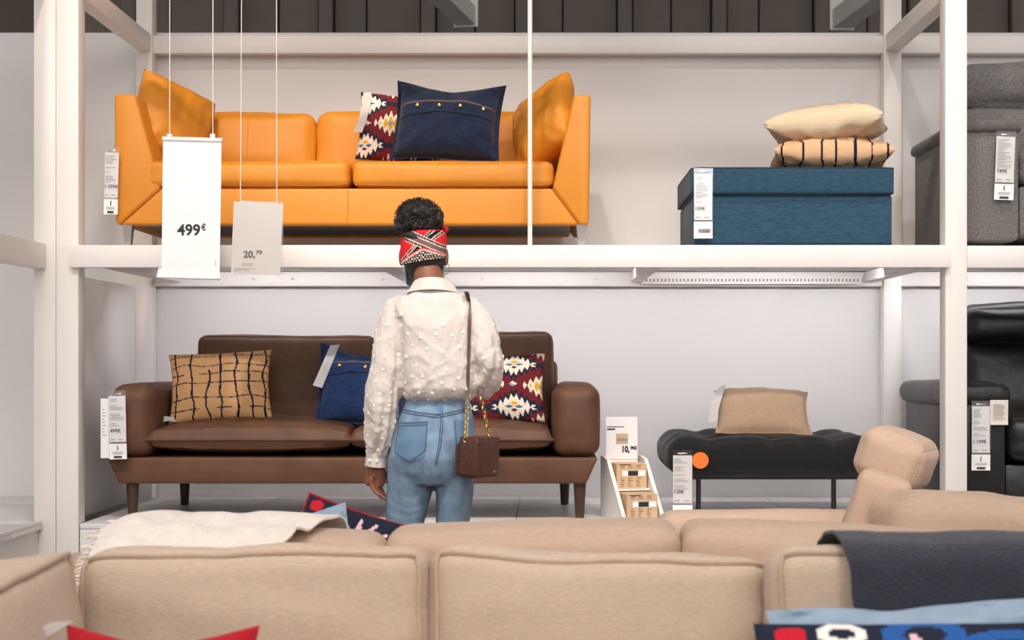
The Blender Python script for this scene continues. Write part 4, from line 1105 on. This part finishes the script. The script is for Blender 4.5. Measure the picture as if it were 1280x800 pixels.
# hands: palm + five fingers
def hand(bm, wrist, d, side, out, curl, sc=1.0):
    """d: direction of fingers, side: towards the thumb, out: palm normal"""
    wv, d, side, out = Vector(wrist), Vector(d).normalized(), Vector(side).normalized(), Vector(out).normalized()
    k = .95 * sc
    a_limb(bm, [wv - d * .01, wv + d * .035 * k, wv + d * .075 * k], [(.024 * k, .017 * k), (.035 * k, .016 * k), (.036 * k, .014 * k)], 14)
    for i, (off, ln, r) in enumerate(((.026, .070, .0085), (.009, .078, .0088), (-.009, .072, .0084), (-.026, .056, .0074))):
        p = wv + d * .072 * k + side * off * k; pts = [p - d * .02 * k]; dirv = d + side * off * 2.0; dirv.normalize()
        a = .10 + .05 * i
        q = p
        for j, f in enumerate((.45, .32, .25)):
            a += curl * (.55 + .25 * j + .07 * i)
            dd = (dirv * math.cos(a) + out * math.sin(a)).normalized(); pts.append(q.copy()); q = q + dd * ln * f * k
        pts.append(q)
        a_limb(bm, pts, [r * k * 1.1, r * k * 1.08, r * k, r * k * .92, r * k * .78], 10, 4)
    p = wv + d * .022 * k + side * .024 * k
    dd = (d * .72 + side * .55 + out * .35).normalized(); d2 = (d * .92 + side * .12 + out * .35).normalized()
    a_limb(bm, [p - side * .014 * k, p + dd * .028 * k, p + dd * .050 * k, p + dd * .052 * k + d2 * .026 * k], [.0135 * k, .012 * k, .0105 * k, .008 * k], 10, 4)
hand(bm, (-.186, .018, .842), (-.02, .12, -1), (.38, .9, .10), (.92, -.38, -.0), .36, 1.0)
hand(bm, (.108, .215, 1.105), (-.75, .5, .25), (-.2, .3, .95), (-.5, -.8, .1), .5, .95)
body = remesh(bm, .0042, 3)
mk('body', body, M['skin'], wm, True, True, label='dark skinned bare neck, hand and face')
# face details
for s in (-1, 1):
    ey = mk('eye', a_blob(B(), (hx_ + s * .031, hy_ + .084, hz_ + .003), (.012, .009, .009), 14), M['eye'], wm, True)
    mk('iris', a_blob(B(), (hx_ + s * .031, hy_ + .0915, hz_ + .002), (.0055, .003, .0055), 12), M['hair'], ey, True)
bm = B()
a_limb(bm, [(hx_ - .022, hy_ + .088, hz_ - .052), (hx_, hy_ + .098, hz_ - .050), (hx_ + .022, hy_ + .088, hz_ - .052)], [.003, .008, .003], 10); mk('lips', bm, M['lips'], wm, True)
# face mask pulled round the chin with loops
bm = B(); g = []
for j in range(9):
    t = j / 8; row = []
    for i in range(25):
        a = math.radians(-92 + 184 * i / 24); r = .066 + .012 * math.cos(a)
        row.append(bm.verts.new((hx_ + math.sin(a) * r * (1 - .12 * t), hy_ + .030 + math.cos(a) * (.104 - .020 * t) - .012 * (1 - math.cos(a)), hz_ - .012 - t * .082 - .018 * math.cos(a) * t)))
    g.append(row)
f_ = [bm.faces.new((g[j][i], g[j][i + 1], g[j + 1][i + 1], g[j + 1][i])) for j in range(8) for i in range(24)]
bmesh.ops.recalc_face_normals(bm, faces=f_); bmesh.ops.solidify(bm, geom=f_, thickness=.002); mk('face_mask', bm, M['mask'], wm, True, label='light blue face mask')
# hair: bun with curls, nape hair
def curly(bm, c, r, amp, seed, sub=5):
    q = bmesh.ops.create_icosphere(bm, subdivisions=sub, radius=1)
    for v in q['verts']:
        d = v.co.normalized(); n_ = .55 * nz(d, 2.2, seed) + .35 * abs(nz(d, 5.5, seed + 1)) + .22 * abs(nz(d, 11, seed + 2)) + .10 * nz(d, 24, seed + 3)
        k = 1 + amp * n_; v.co = Vector((c[0] + d.x * r[0] * k, c[1] + d.y * r[1] * k, c[2] + d.z * r[2] * k))
bm = B(); bc = (lx(524), -.005, lz(275))
curly(bm, bc, (.068, .070, .060), .42, 2)
curly(bm, (lx(541), -.02, lz(274)), (.034, .04, .038), .4, 5, 4); curly(bm, (lx(507), -.02, lz(281)), (.036, .04, .036), .4, 6, 4)
curly(bm, (lx(525), 0, lz(296)), (.061, .072, .034), .2, 7, 4)
rnd = random.Random(4)
for q in range(520):   # loose curls standing off the bun
    d = Vector((rnd.gauss(0, 1), rnd.gauss(0, 1), rnd.gauss(.1, 1))).normalized()
    p = Vector(bc) + Vector((d.x * .072, d.y * .073, d.z * .063)); u = d.orthogonal().normalized(); v = d.cross(u)
    rr = rnd.uniform(.003, .007); ph = rnd.random() * 6; n_ = 9
    a_tube(bm, [p + d * (.012 * t / n_ + rnd.uniform(-.001, .001)) + (u * math.cos(ph + t * .9) + v * math.sin(ph + t * .9)) * rr for t in range(n_)], .0011, 4)
mk('hair', bm, M['hair'], wm, True)
bm = B()   # short hair at the nape below the band
g = []
for j in range(8):
    t = j / 7; row = []
    for i in range(19):
        a = math.radians(-78 + 156 * i / 18); k = 1 - .30 * t
        e = .020 * (1 - abs(math.sin(a * 3 + .6))) * t
        row.append(bm.verts.new((hx_ + .004 * t + math.sin(a) * .0705 * k, hy_ + .0 - math.cos(a) * .0845 * k * (1 - .05 * t), hz_ - .018 - t * .068 + e)))
    g.append(row)
f_ = [bm.faces.new((g[j][i], g[j][i + 1], g[j + 1][i + 1], g[j + 1][i])) for j in range(7) for i in range(18)]
bmesh.ops.recalc_face_normals(bm, faces=f_); bmesh.ops.solidify(bm, geom=f_, thickness=.004); mk('nape_hair', bm, M['hair'], wm, True)
# headband
def band_col(s, t):
    """s across -1..1 of the back, t up 0..1"""
    RED, BLK, CRM = (226, 40, 50), (30, 24, 28), (226, 206, 196)
    tri_ = .36 - .34 * abs(s - .05) * .9
    if t < tri_ - .03: return CRM if (math.floor(s * 16 + math.floor(t * 26) * .5) % 2 == 0 and math.floor(t * 26) % 2 == 0) else BLK
    if t < tri_ + .02: return CRM
    if t < tri_ + .07: return RED
    d1 = (t - (.62 - .40 * s)); d2 = (t - (.52 + .62 * s))
    def stripe(d, dark):
        if abs(d) < .21:
            if abs(d) > .18 or abs(abs(d) - .10) < .022: return CRM
            return (120, 96, 92) if not dark and abs(d) < .1 else (BLK if abs(d) < .18 else (96, 24, 32))
        return None
    c = stripe(d1, False)
    if c and s > -.75: return c
    c = stripe(d2, True)
    if c and t < .98: return c
    return RED
bm = B(); cl = bm.loops.layers.color.new('print'); g = []; NB, MB = 150, 40
for j in range(MB + 1):
    t = j / MB; row = []
    for i in range(NB):
        a = 2 * math.pi * i / NB; bl = math.sin(math.pi * t) ** .5
        zz = hz_ - .030 + t * .098 + .012 * math.sin(a) * 1 + .075 * ((1 - math.cos(a)) / 2) ** 3 * (1 - t) - .008 * math.sin(a) * t
        rx = .0725 + .003 * bl - .004 * max(0, t - .7); ry = .088 + .003 * bl - .006 * max(0, t - .7)
        row.append(bm.verts.new((hx_ + math.sin(a) * rx, hy_ - .004 - math.cos(a) * ry, zz + .001 * nz((a, t * 4, 0), 3))))
    g.append(row)
for j in range(MB):
    for i in range(NB):
        f = bm.faces.new((g[j][i], g[j][(i + 1) % NB], g[j + 1][(i + 1) % NB], g[j + 1][i])); a = 2 * math.pi * (i + .5) / NB
        if a > math.pi: a -= 2 * math.pi
        c_ = tuple(q / 255 for q in band_col(max(-1.6, min(1.6, math.sin(a) if abs(a) < 1.57 else math.copysign(2 - math.sin(abs(a)), a))), (j + .5) / MB)) + (1,)
        for lp in f.loops: lp[cl] = c_
bmesh.ops.recalc_face_normals(bm, faces=bm.faces); bmesh.ops.solidify(bm, geom=list(bm.faces), thickness=.003)
hb = mk('headband', bm, M['print_cloth'], wm, True, label='red headband with black and white stripes')
bm = B(); a_limb(bm, [(hx_ + .062, hy_ - .01, hz_ + .06), (hx_ + .072, hy_ - .02, hz_ + .075), (hx_ + .066, hy_ - .03, hz_ + .082)], [.008, .011, .005], 10); mk('knot', bm, M['red'], hb, True)
for s, px, py in ((1, 556, 336), (-1, 515, 341)):
    c_ = Vector((lx(px) + (.002 if s > 0 else -.0), hy_ - .005, lz(py) + .002))
    mk('earring', a_tube(B(), [c_ + Vector((math.sin(t * math.pi / 12) * .010, math.cos(t * math.pi / 12) * .016, math.cos(t * math.pi / 12) * .0)) * 0 + Vector((math.sin(t * math.pi / 12) * .012, 0.006 * math.sin(t * math.pi / 12), math.cos(t * math.pi / 12) * .019)) for t in range(24)], .0016, 6, True), M['brass'], wm, True)
# jeans
bm = B()
a_ring_loft(bm, [ell(cx, cy, z, rx, ry, 32, 2.25) for cx, cy, z, rx, ry in ((.005, -.005, .775, .09, .10), (.002, -.012, .815, .135, .115), (.003, -.018, .863, .141, .124), (.009, -.018, .92, .135, .120), (.015, -.010, .985, .121, .106), (.018, -.004, 1.035, .105, .09), (.018, -.002, 1.065, .102, .086))])
for s, P_ in ((-1, [(-.062, -.012, .87, .078, .10), (-.066, -.008, .80, .078, .092), (-.073, -.003, .74, .073, .084), (-.087, .0, .655, .064, .074), (-.098, .004, .54, .057, .066), (-.102, .004, .44, .053, .06), (-.102, -.004, .32, .052, .06), (-.100, -.004, .12, .05, .056)]),
              (1, [(.068, -.012, .87, .072, .10), (.072, -.008, .80, .068, .092), (.073, -.003, .74, .061, .084), (.068, .0, .655, .055, .074), (.068, .004, .54, .054, .066), (.07, .004, .44, .052, .06), (.072, -.004, .32, .051, .06), (.072, -.004, .12, .05, .056)])):
    a_ring_loft(bm, [ell(cx, cy, z, rx, ry, 24) for cx, cy, z, rx, ry in P_])
jb = remesh(bm, .006, 7)
for v in jb.verts:   # folds
    p = v.co; k = math.exp(-((p.z - .80) / .05) ** 2) * .5 + math.exp(-((p.z - .50) / .08) ** 2) + .25
    v.co += v.normal * (.0038 * k * math.sin(p.z * 95 + 14 * nz(p, 6, 3)) * max(0, nz(p, 7, 8) + .25) + .002 * nz(p, 18, 2))
je = mk('jeans', jb, M['jeans'], wm, True, label='light washed blue jeans')
jv = bvh_of(je); D = (0, 1, 0)
bm = B(); fs_ = a_patch(bm, jv, lambda a, b: (lx(499 + 37 * a + 3 * b - 1.0 * (1 - b)), -1, lz(570 - 44 * b - 2 * a * b + (7 * abs(2 * a - 1) ** 1.3 * -1 + 5) * (1 - b))), D, .002, 12, 12)
bmesh.ops.solidify(bm, geom=fs_, thickness=.002); mk('pocket', bm, M['jeans_d'], je, True)
bm = B(); fs_ = a_patch(bm, jv, lambda a, b: (lx(572 + 20 * a - 2 * b), -1, lz(562 - 38 * b)), D, .002, 12, 12)
bmesh.ops.solidify(bm, geom=fs_, thickness=.002); mk('pocket', bm, M['jeans_d'], je, True)
def stitch(pts, r=.0012, off=.003):
    q = proj_line(jv, [(lx(a), -1, lz(b)) for a, b in pts], D, off)
    if len(q) > 2: mk('stitch_line', a_tube(B(), q, r, 5), M['jeans_t'], je, True)
def ipl(pts, n=10):
    o = []
    for (a, b), (c_, d_) in zip(pts, pts[1:]):
        for i in range(n): o.append((a + (c_ - a) * i / n, b + (d_ - b) * i / n))
    return o + [pts[-1]]
stitch(ipl([(502, 511), (525, 514), (551, 517), (575, 512), (590, 508)])); stitch(ipl([(502, 514), (525, 517), (551, 520), (575, 515), (590, 511)]))
stitch(ipl([(553, 506), (554, 530), (552, 555), (547, 578)])); stitch(ipl([(555.5, 506), (556.5, 530), (554.5, 555), (549, 578)]))
stitch(ipl([(501, 528), (537.5, 526), (536, 560), (517, 574), (497, 563), (501, 528)])); stitch(ipl([(501, 531), (537, 529)]))
stitch(ipl([(571, 524), (574, 558), (585, 563)]))
stitch(ipl([(486, 600), (484, 655)])); 
bm = B(); fs_ = a_patch(bm, jv, lambda a, b: (lx(549 + 5 * a), -1, lz(516 - 18 * b)), D, .004, 3, 6); bmesh.ops.solidify(bm, geom=fs_, thickness=.003); mk('belt_loop', bm, M['jeans_d'], je, True)
# shoes
for kx in (-.1, .072):
    bm = B(); a_limb(bm, [(kx, -.055, .042), (kx, .03, .044), (kx, .135, .034)], [(.042, .041), (.044, .042), (.038, .033)], 14); sh = mk('shoe', bm, M['shoe'], wm, True)
    mk('sole', a_cushion(B(), (kx, .04, .011), (.09, .27, .021), .01, (0, .01, 0), 1, 0, 8), M['paper'], sh, True)
# blouse: trunk + billowing sleeves
bm = B()
a_ring_loft(bm, [ell(cx, cy, z, rx, ry, 36, 2.15) for cx, cy, z, rx, ry in (
    (.018, -.004, 1.045, .100, .086), (.022, -.012, 1.056, .116, .102), (.026, -.016, 1.085, .126, .116), (.022, -.016, 1.14, .124, .118), (.014, -.014, 1.21, .130, .115),
    (.008, -.012, 1.28, .140, .112), (.006, -.010, 1.325, .148, .104), (.006, -.009, 1.354, .138, .094), (.006, -.009, 1.378, .112, .084), (.006, -.009, 1.396, .076, .070), (.004, -.008, 1.410, .056, .060))])
a_limb(bm, [(-.108, -.004, 1.330), L(491, 415, -.012), L(485, 455, -.018), L(480, 500, -.014), L(476, 535, -.004), L(472, 562, .008)],
       [(.052, .058), (.053, .064), (.053, .066), (.055, .068), (.050, .062), (.036, .040)], 22, 6)
a_limb(bm, [(.115, -.004, 1.330), L(600, 412, -.012), L(607, 445, -.015), L(606, 468, .02), (.16, .11, 1.10), (.122, .175, 1.10)],
       [(.052, .058), (.052, .062), (.052, .070), (.052, .066), (.048, .054), (.030, .032)], 22, 6)
bb = remesh(bm, .0052, 7)
for v in bb.verts:    # soft vertical folds and wrinkles
    p = v.co
    arm_l = p.x < -.105; arm_r = p.x > .15
    f_ = 0
    if arm_l or arm_r: f_ = .0055 * math.sin((p.x * 1.2 + p.y) * 130 + 6 * nz(p, 4, 1)) * min(1, max(0, (1.33 - p.z) * 4)) * (.5 + nz(p, 4, 6))
    f_ += .004 * math.sin(p.z * 60 + p.x * 25 + 8 * nz(p, 5, 4)) * max(0, nz(p, 5, 9) + .15) + .0022 * nz((p.x, p.y, p.z * .6), 22, 5)
    rg = max(0, 1 - abs(nz((p.x * .8 + p.z * .35, p.y, p.z * 1.5), 7, 12)) * 7) + .7 * max(0, 1 - abs(nz((p.x * 1.1 - p.z * .5, p.y, p.z), 10, 15)) * 7)
    f_ += .0030 * rg * (1 if p.z < 1.36 else .3)
    f_ += .006 * math.exp(-((p.z - 1.075) / .03) ** 2) * math.sin(p.x * 120 + 3 * nz(p, 9, 2)) * .6
    if abs(p.x + .098) < .03 and p.z < 1.31: f_ -= .010 * math.exp(-((p.x + .098) / .012) ** 2)
    v.co += v.normal * f_
bl = mk('blouse', bb, M['blouse'], wm, True, label='loose cream blouse with white tufted dots')
# cuff
bm = B(); a_limb(bm, [L(470.5, 563, .008), L(470, 572, .012), L(469, 583, .014)], [(.037, .038), (.034, .036), (.036, .037)], 20, 4, False)
cf = mk('cuff', bm, M['blouse'], bl, True)
for k in range(2): mk('button', a_blob(B(), L(463 + k * 9, 575 + k * 1, -.024), (.005, .003, .005), 10), M['dot'], cf, True)
# collar
bm = B(); g = []
for j in range(7):
    t = j / 6; row = []
    for i in range(41):
        a = math.radians(-150 + 300 * i / 40); fr = (1 - math.cos(a)) / 2
        q = max(0, t - .3) / .7; up = min(1, t / .3)
        r = .056 + .003 * up + .025 * q - .002 * math.sin(q * math.pi)
        z_ = 1.400 + .042 * up - .041 * q ** 1.3 - .030 * fr
        row.append(bm.verts.new((.004 + math.sin(a) * r * 1.04, -.008 - math.cos(a) * r * 1.02, z_)))
    g.append(row)
f_ = [bm.faces.new((g[j][i], g[j][i + 1], g[j + 1][i + 1], g[j + 1][i])) for j in range(6) for i in range(40)]
bmesh.ops.recalc_face_normals(bm, faces=f_); bmesh.ops.solidify(bm, geom=f_, thickness=.002); mk('collar', bm, M['blouse'], bl, True)
# tufted dots, spread over the cloth
bm = B(); rnd = random.Random(3); pts = []; dm = bl.data
fac = [p for p in dm.polygons if p.center.z < 1.39 and p.center.z > .86]; rnd.shuffle(fac)
for p in fac:
    c_ = p.center
    if all((c_ - q).length > .039 for q in pts):
        pts.append(c_.copy()); n_ = p.normal; q = bmesh.ops.create_icosphere(bm, subdivisions=1, radius=1)
        rt = Vector((0, 0, 1)).rotation_difference(n_).to_matrix(); r = rnd.uniform(.0055, .0072)
        for v in q['verts']: v.co = c_ + rt @ Vector((v.co.x * r, v.co.y * r, v.co.z * .0032))
    if len(pts) > 520: break
mk('tufted_dots', bm, M['dot'], bl, True, kind='stuff')

# shoulder bag ------------------------------------------------------------------
bg = thing('shoulder_bag', 'small brown embossed shoulder bag with gold chain at the right hip of the woman', 'bag', (PX + lx(601), PY - .12, lz(594)), 0)
rotb = Matrix.Rotation(math.radians(-32), 4, 'Z'); 
bc_ = (0, -.005, .068); Sb = (.074, .125, .128)
rb = Matrix.Rotation(math.radians(-32), 4, 'Z') @ Matrix.Rotation(math.radians(3), 4, 'Y')
# local x: narrow end facing the viewer's left, local -y end; long face towards +x
bb_ = mk('bag_body', a_cushion(B(), bc_, Sb, .010, (.004, .004, .002), 2, .0008, 14, rb), M['bag'], bg, True)
rm3 = rb.to_3x3(); o_ = Vector(bc_)
def BL(x, y, z): return o_ + rm3 @ Vector((x, y, z))
mk('zip', a_tube(B(), [BL(-.01, -.058 + .0116 * t, .066) for t in range(11)], .0028, 6), M['brass'], bg, True)
mk('side_flap', a_cushion(B(), BL(-.044, -.012, -.008), (.012, .10, .10), .005, (.002, 0, 0), 3, .0005, 8, rb), M['bag'], bg, True)
for s in (1, -1):
    mk('edge_piping', a_piping(B(), bc_, Sb, .010, (.004, .004, .002), (0, s), 2, .0008, .0022, rb, 14), M['bag'], bg, True)
bm = B(); a_box(bm, -.001, .001, -.010, .010, -.0022, .0022)
for v in bm.verts: v.co = BL(v.co.x + .0412, v.co.y + .028, v.co.z - .045)
mk('emblem', bm, M['brass'], bg, True, label='tiny gold bar on the bag')
def chain(p0, p1, n):
    p0, p1 = Vector(p0), Vector(p1); d = (p1 - p0) / n; t = d.normalized(); u = t.orthogonal().normalized()
    for i in range(n):
        c_ = p0 + d * (i + .5); w1 = u if i % 2 else t.cross(u)
        mk('chain_link', a_tube(B(), [c_ + t * math.cos(k * math.pi / 5) * d.length * .72 + w1 * math.sin(k * math.pi / 5) * .0055 for k in range(10)], .0018, 5, True), M['brass'], bg, True)
off = Vector((lx(601), -.12, lz(594)))
def G(px, py, ly): return Vector((lx(px), ly, lz(py))) - off
r1 = BL(-.012, -.060, .055); r2 = BL(-.004, .058, .066)
mk('ring', a_tube(B(), [r1 + Vector((math.cos(k * .628) * .007, -.003, math.sin(k * .628) * .007)) for k in range(10)], .002, 5, True), M['brass'], bg, True)
chain(r1 + Vector((0, 0, .004)), G(586.5, 506, -.122), 12)
chain(r2, G(603, 497, -.095), 8)
bv = bvh_of(bl)
def on_back(px, py, off_=.006):
    h = bv.ray_cast(Vector((lx(px), -1, lz(py))), Vector(D)); return (h[0] - Vector(D) * off_) if h[0] else Vector((lx(px), -.1, lz(py)))
pl = [on_back(a, b) - off for a, b in ((585, 367), (587, 376), (588.5, 390), (588.5, 410), (588, 430), (587.5, 450), (587, 470), (586.5, 488))] + [G(586.5, 506, -.124)]
def strap(pts, wd=.011, th=.003):
    bm = B(); rows = []
    for i, p in enumerate(pts):
        t = (pts[min(i + 1, len(pts) - 1)] - pts[max(i - 1, 0)]).normalized(); sd = Vector((1, 0, 0)); sd = (sd - t * sd.dot(t)).normalized(); n_ = t.cross(sd)
        rows.append([bm.verts.new(p + sd * a * wd / 2 + n_ * b * th / 2) for a, b in ((-1, -1), (1, -1), (1, 1), (-1, 1))])
    for a, b in zip(rows, rows[1:]):
        for k in range(4): bm.faces.new((a[k], a[(k + 1) % 4], b[(k + 1) % 4], b[k]))
    bm.faces.new(rows[0][::-1]); bm.faces.new(rows[-1]); bmesh.ops.recalc_face_normals(bm, faces=bm.faces); return bm
top = [Vector((lx(583), -.03, 1.395)) - off, Vector((lx(584), .03, 1.392)) - off, Vector((lx(586), .085, 1.345)) - off, Vector((lx(592), .125, 1.24)) - off, Vector((lx(600), .11, 1.12)) - off]
mk('strap', strap(top[::-1] + pl), M['bag'], bg, True)
mk('strap', strap([Vector((lx(600), .10, 1.12)) - off, Vector((lx(603), .0, 1.075)) - off, G(603, 483, -.085), G(603, 497, -.096)], .012), M['bag'], bg, True)
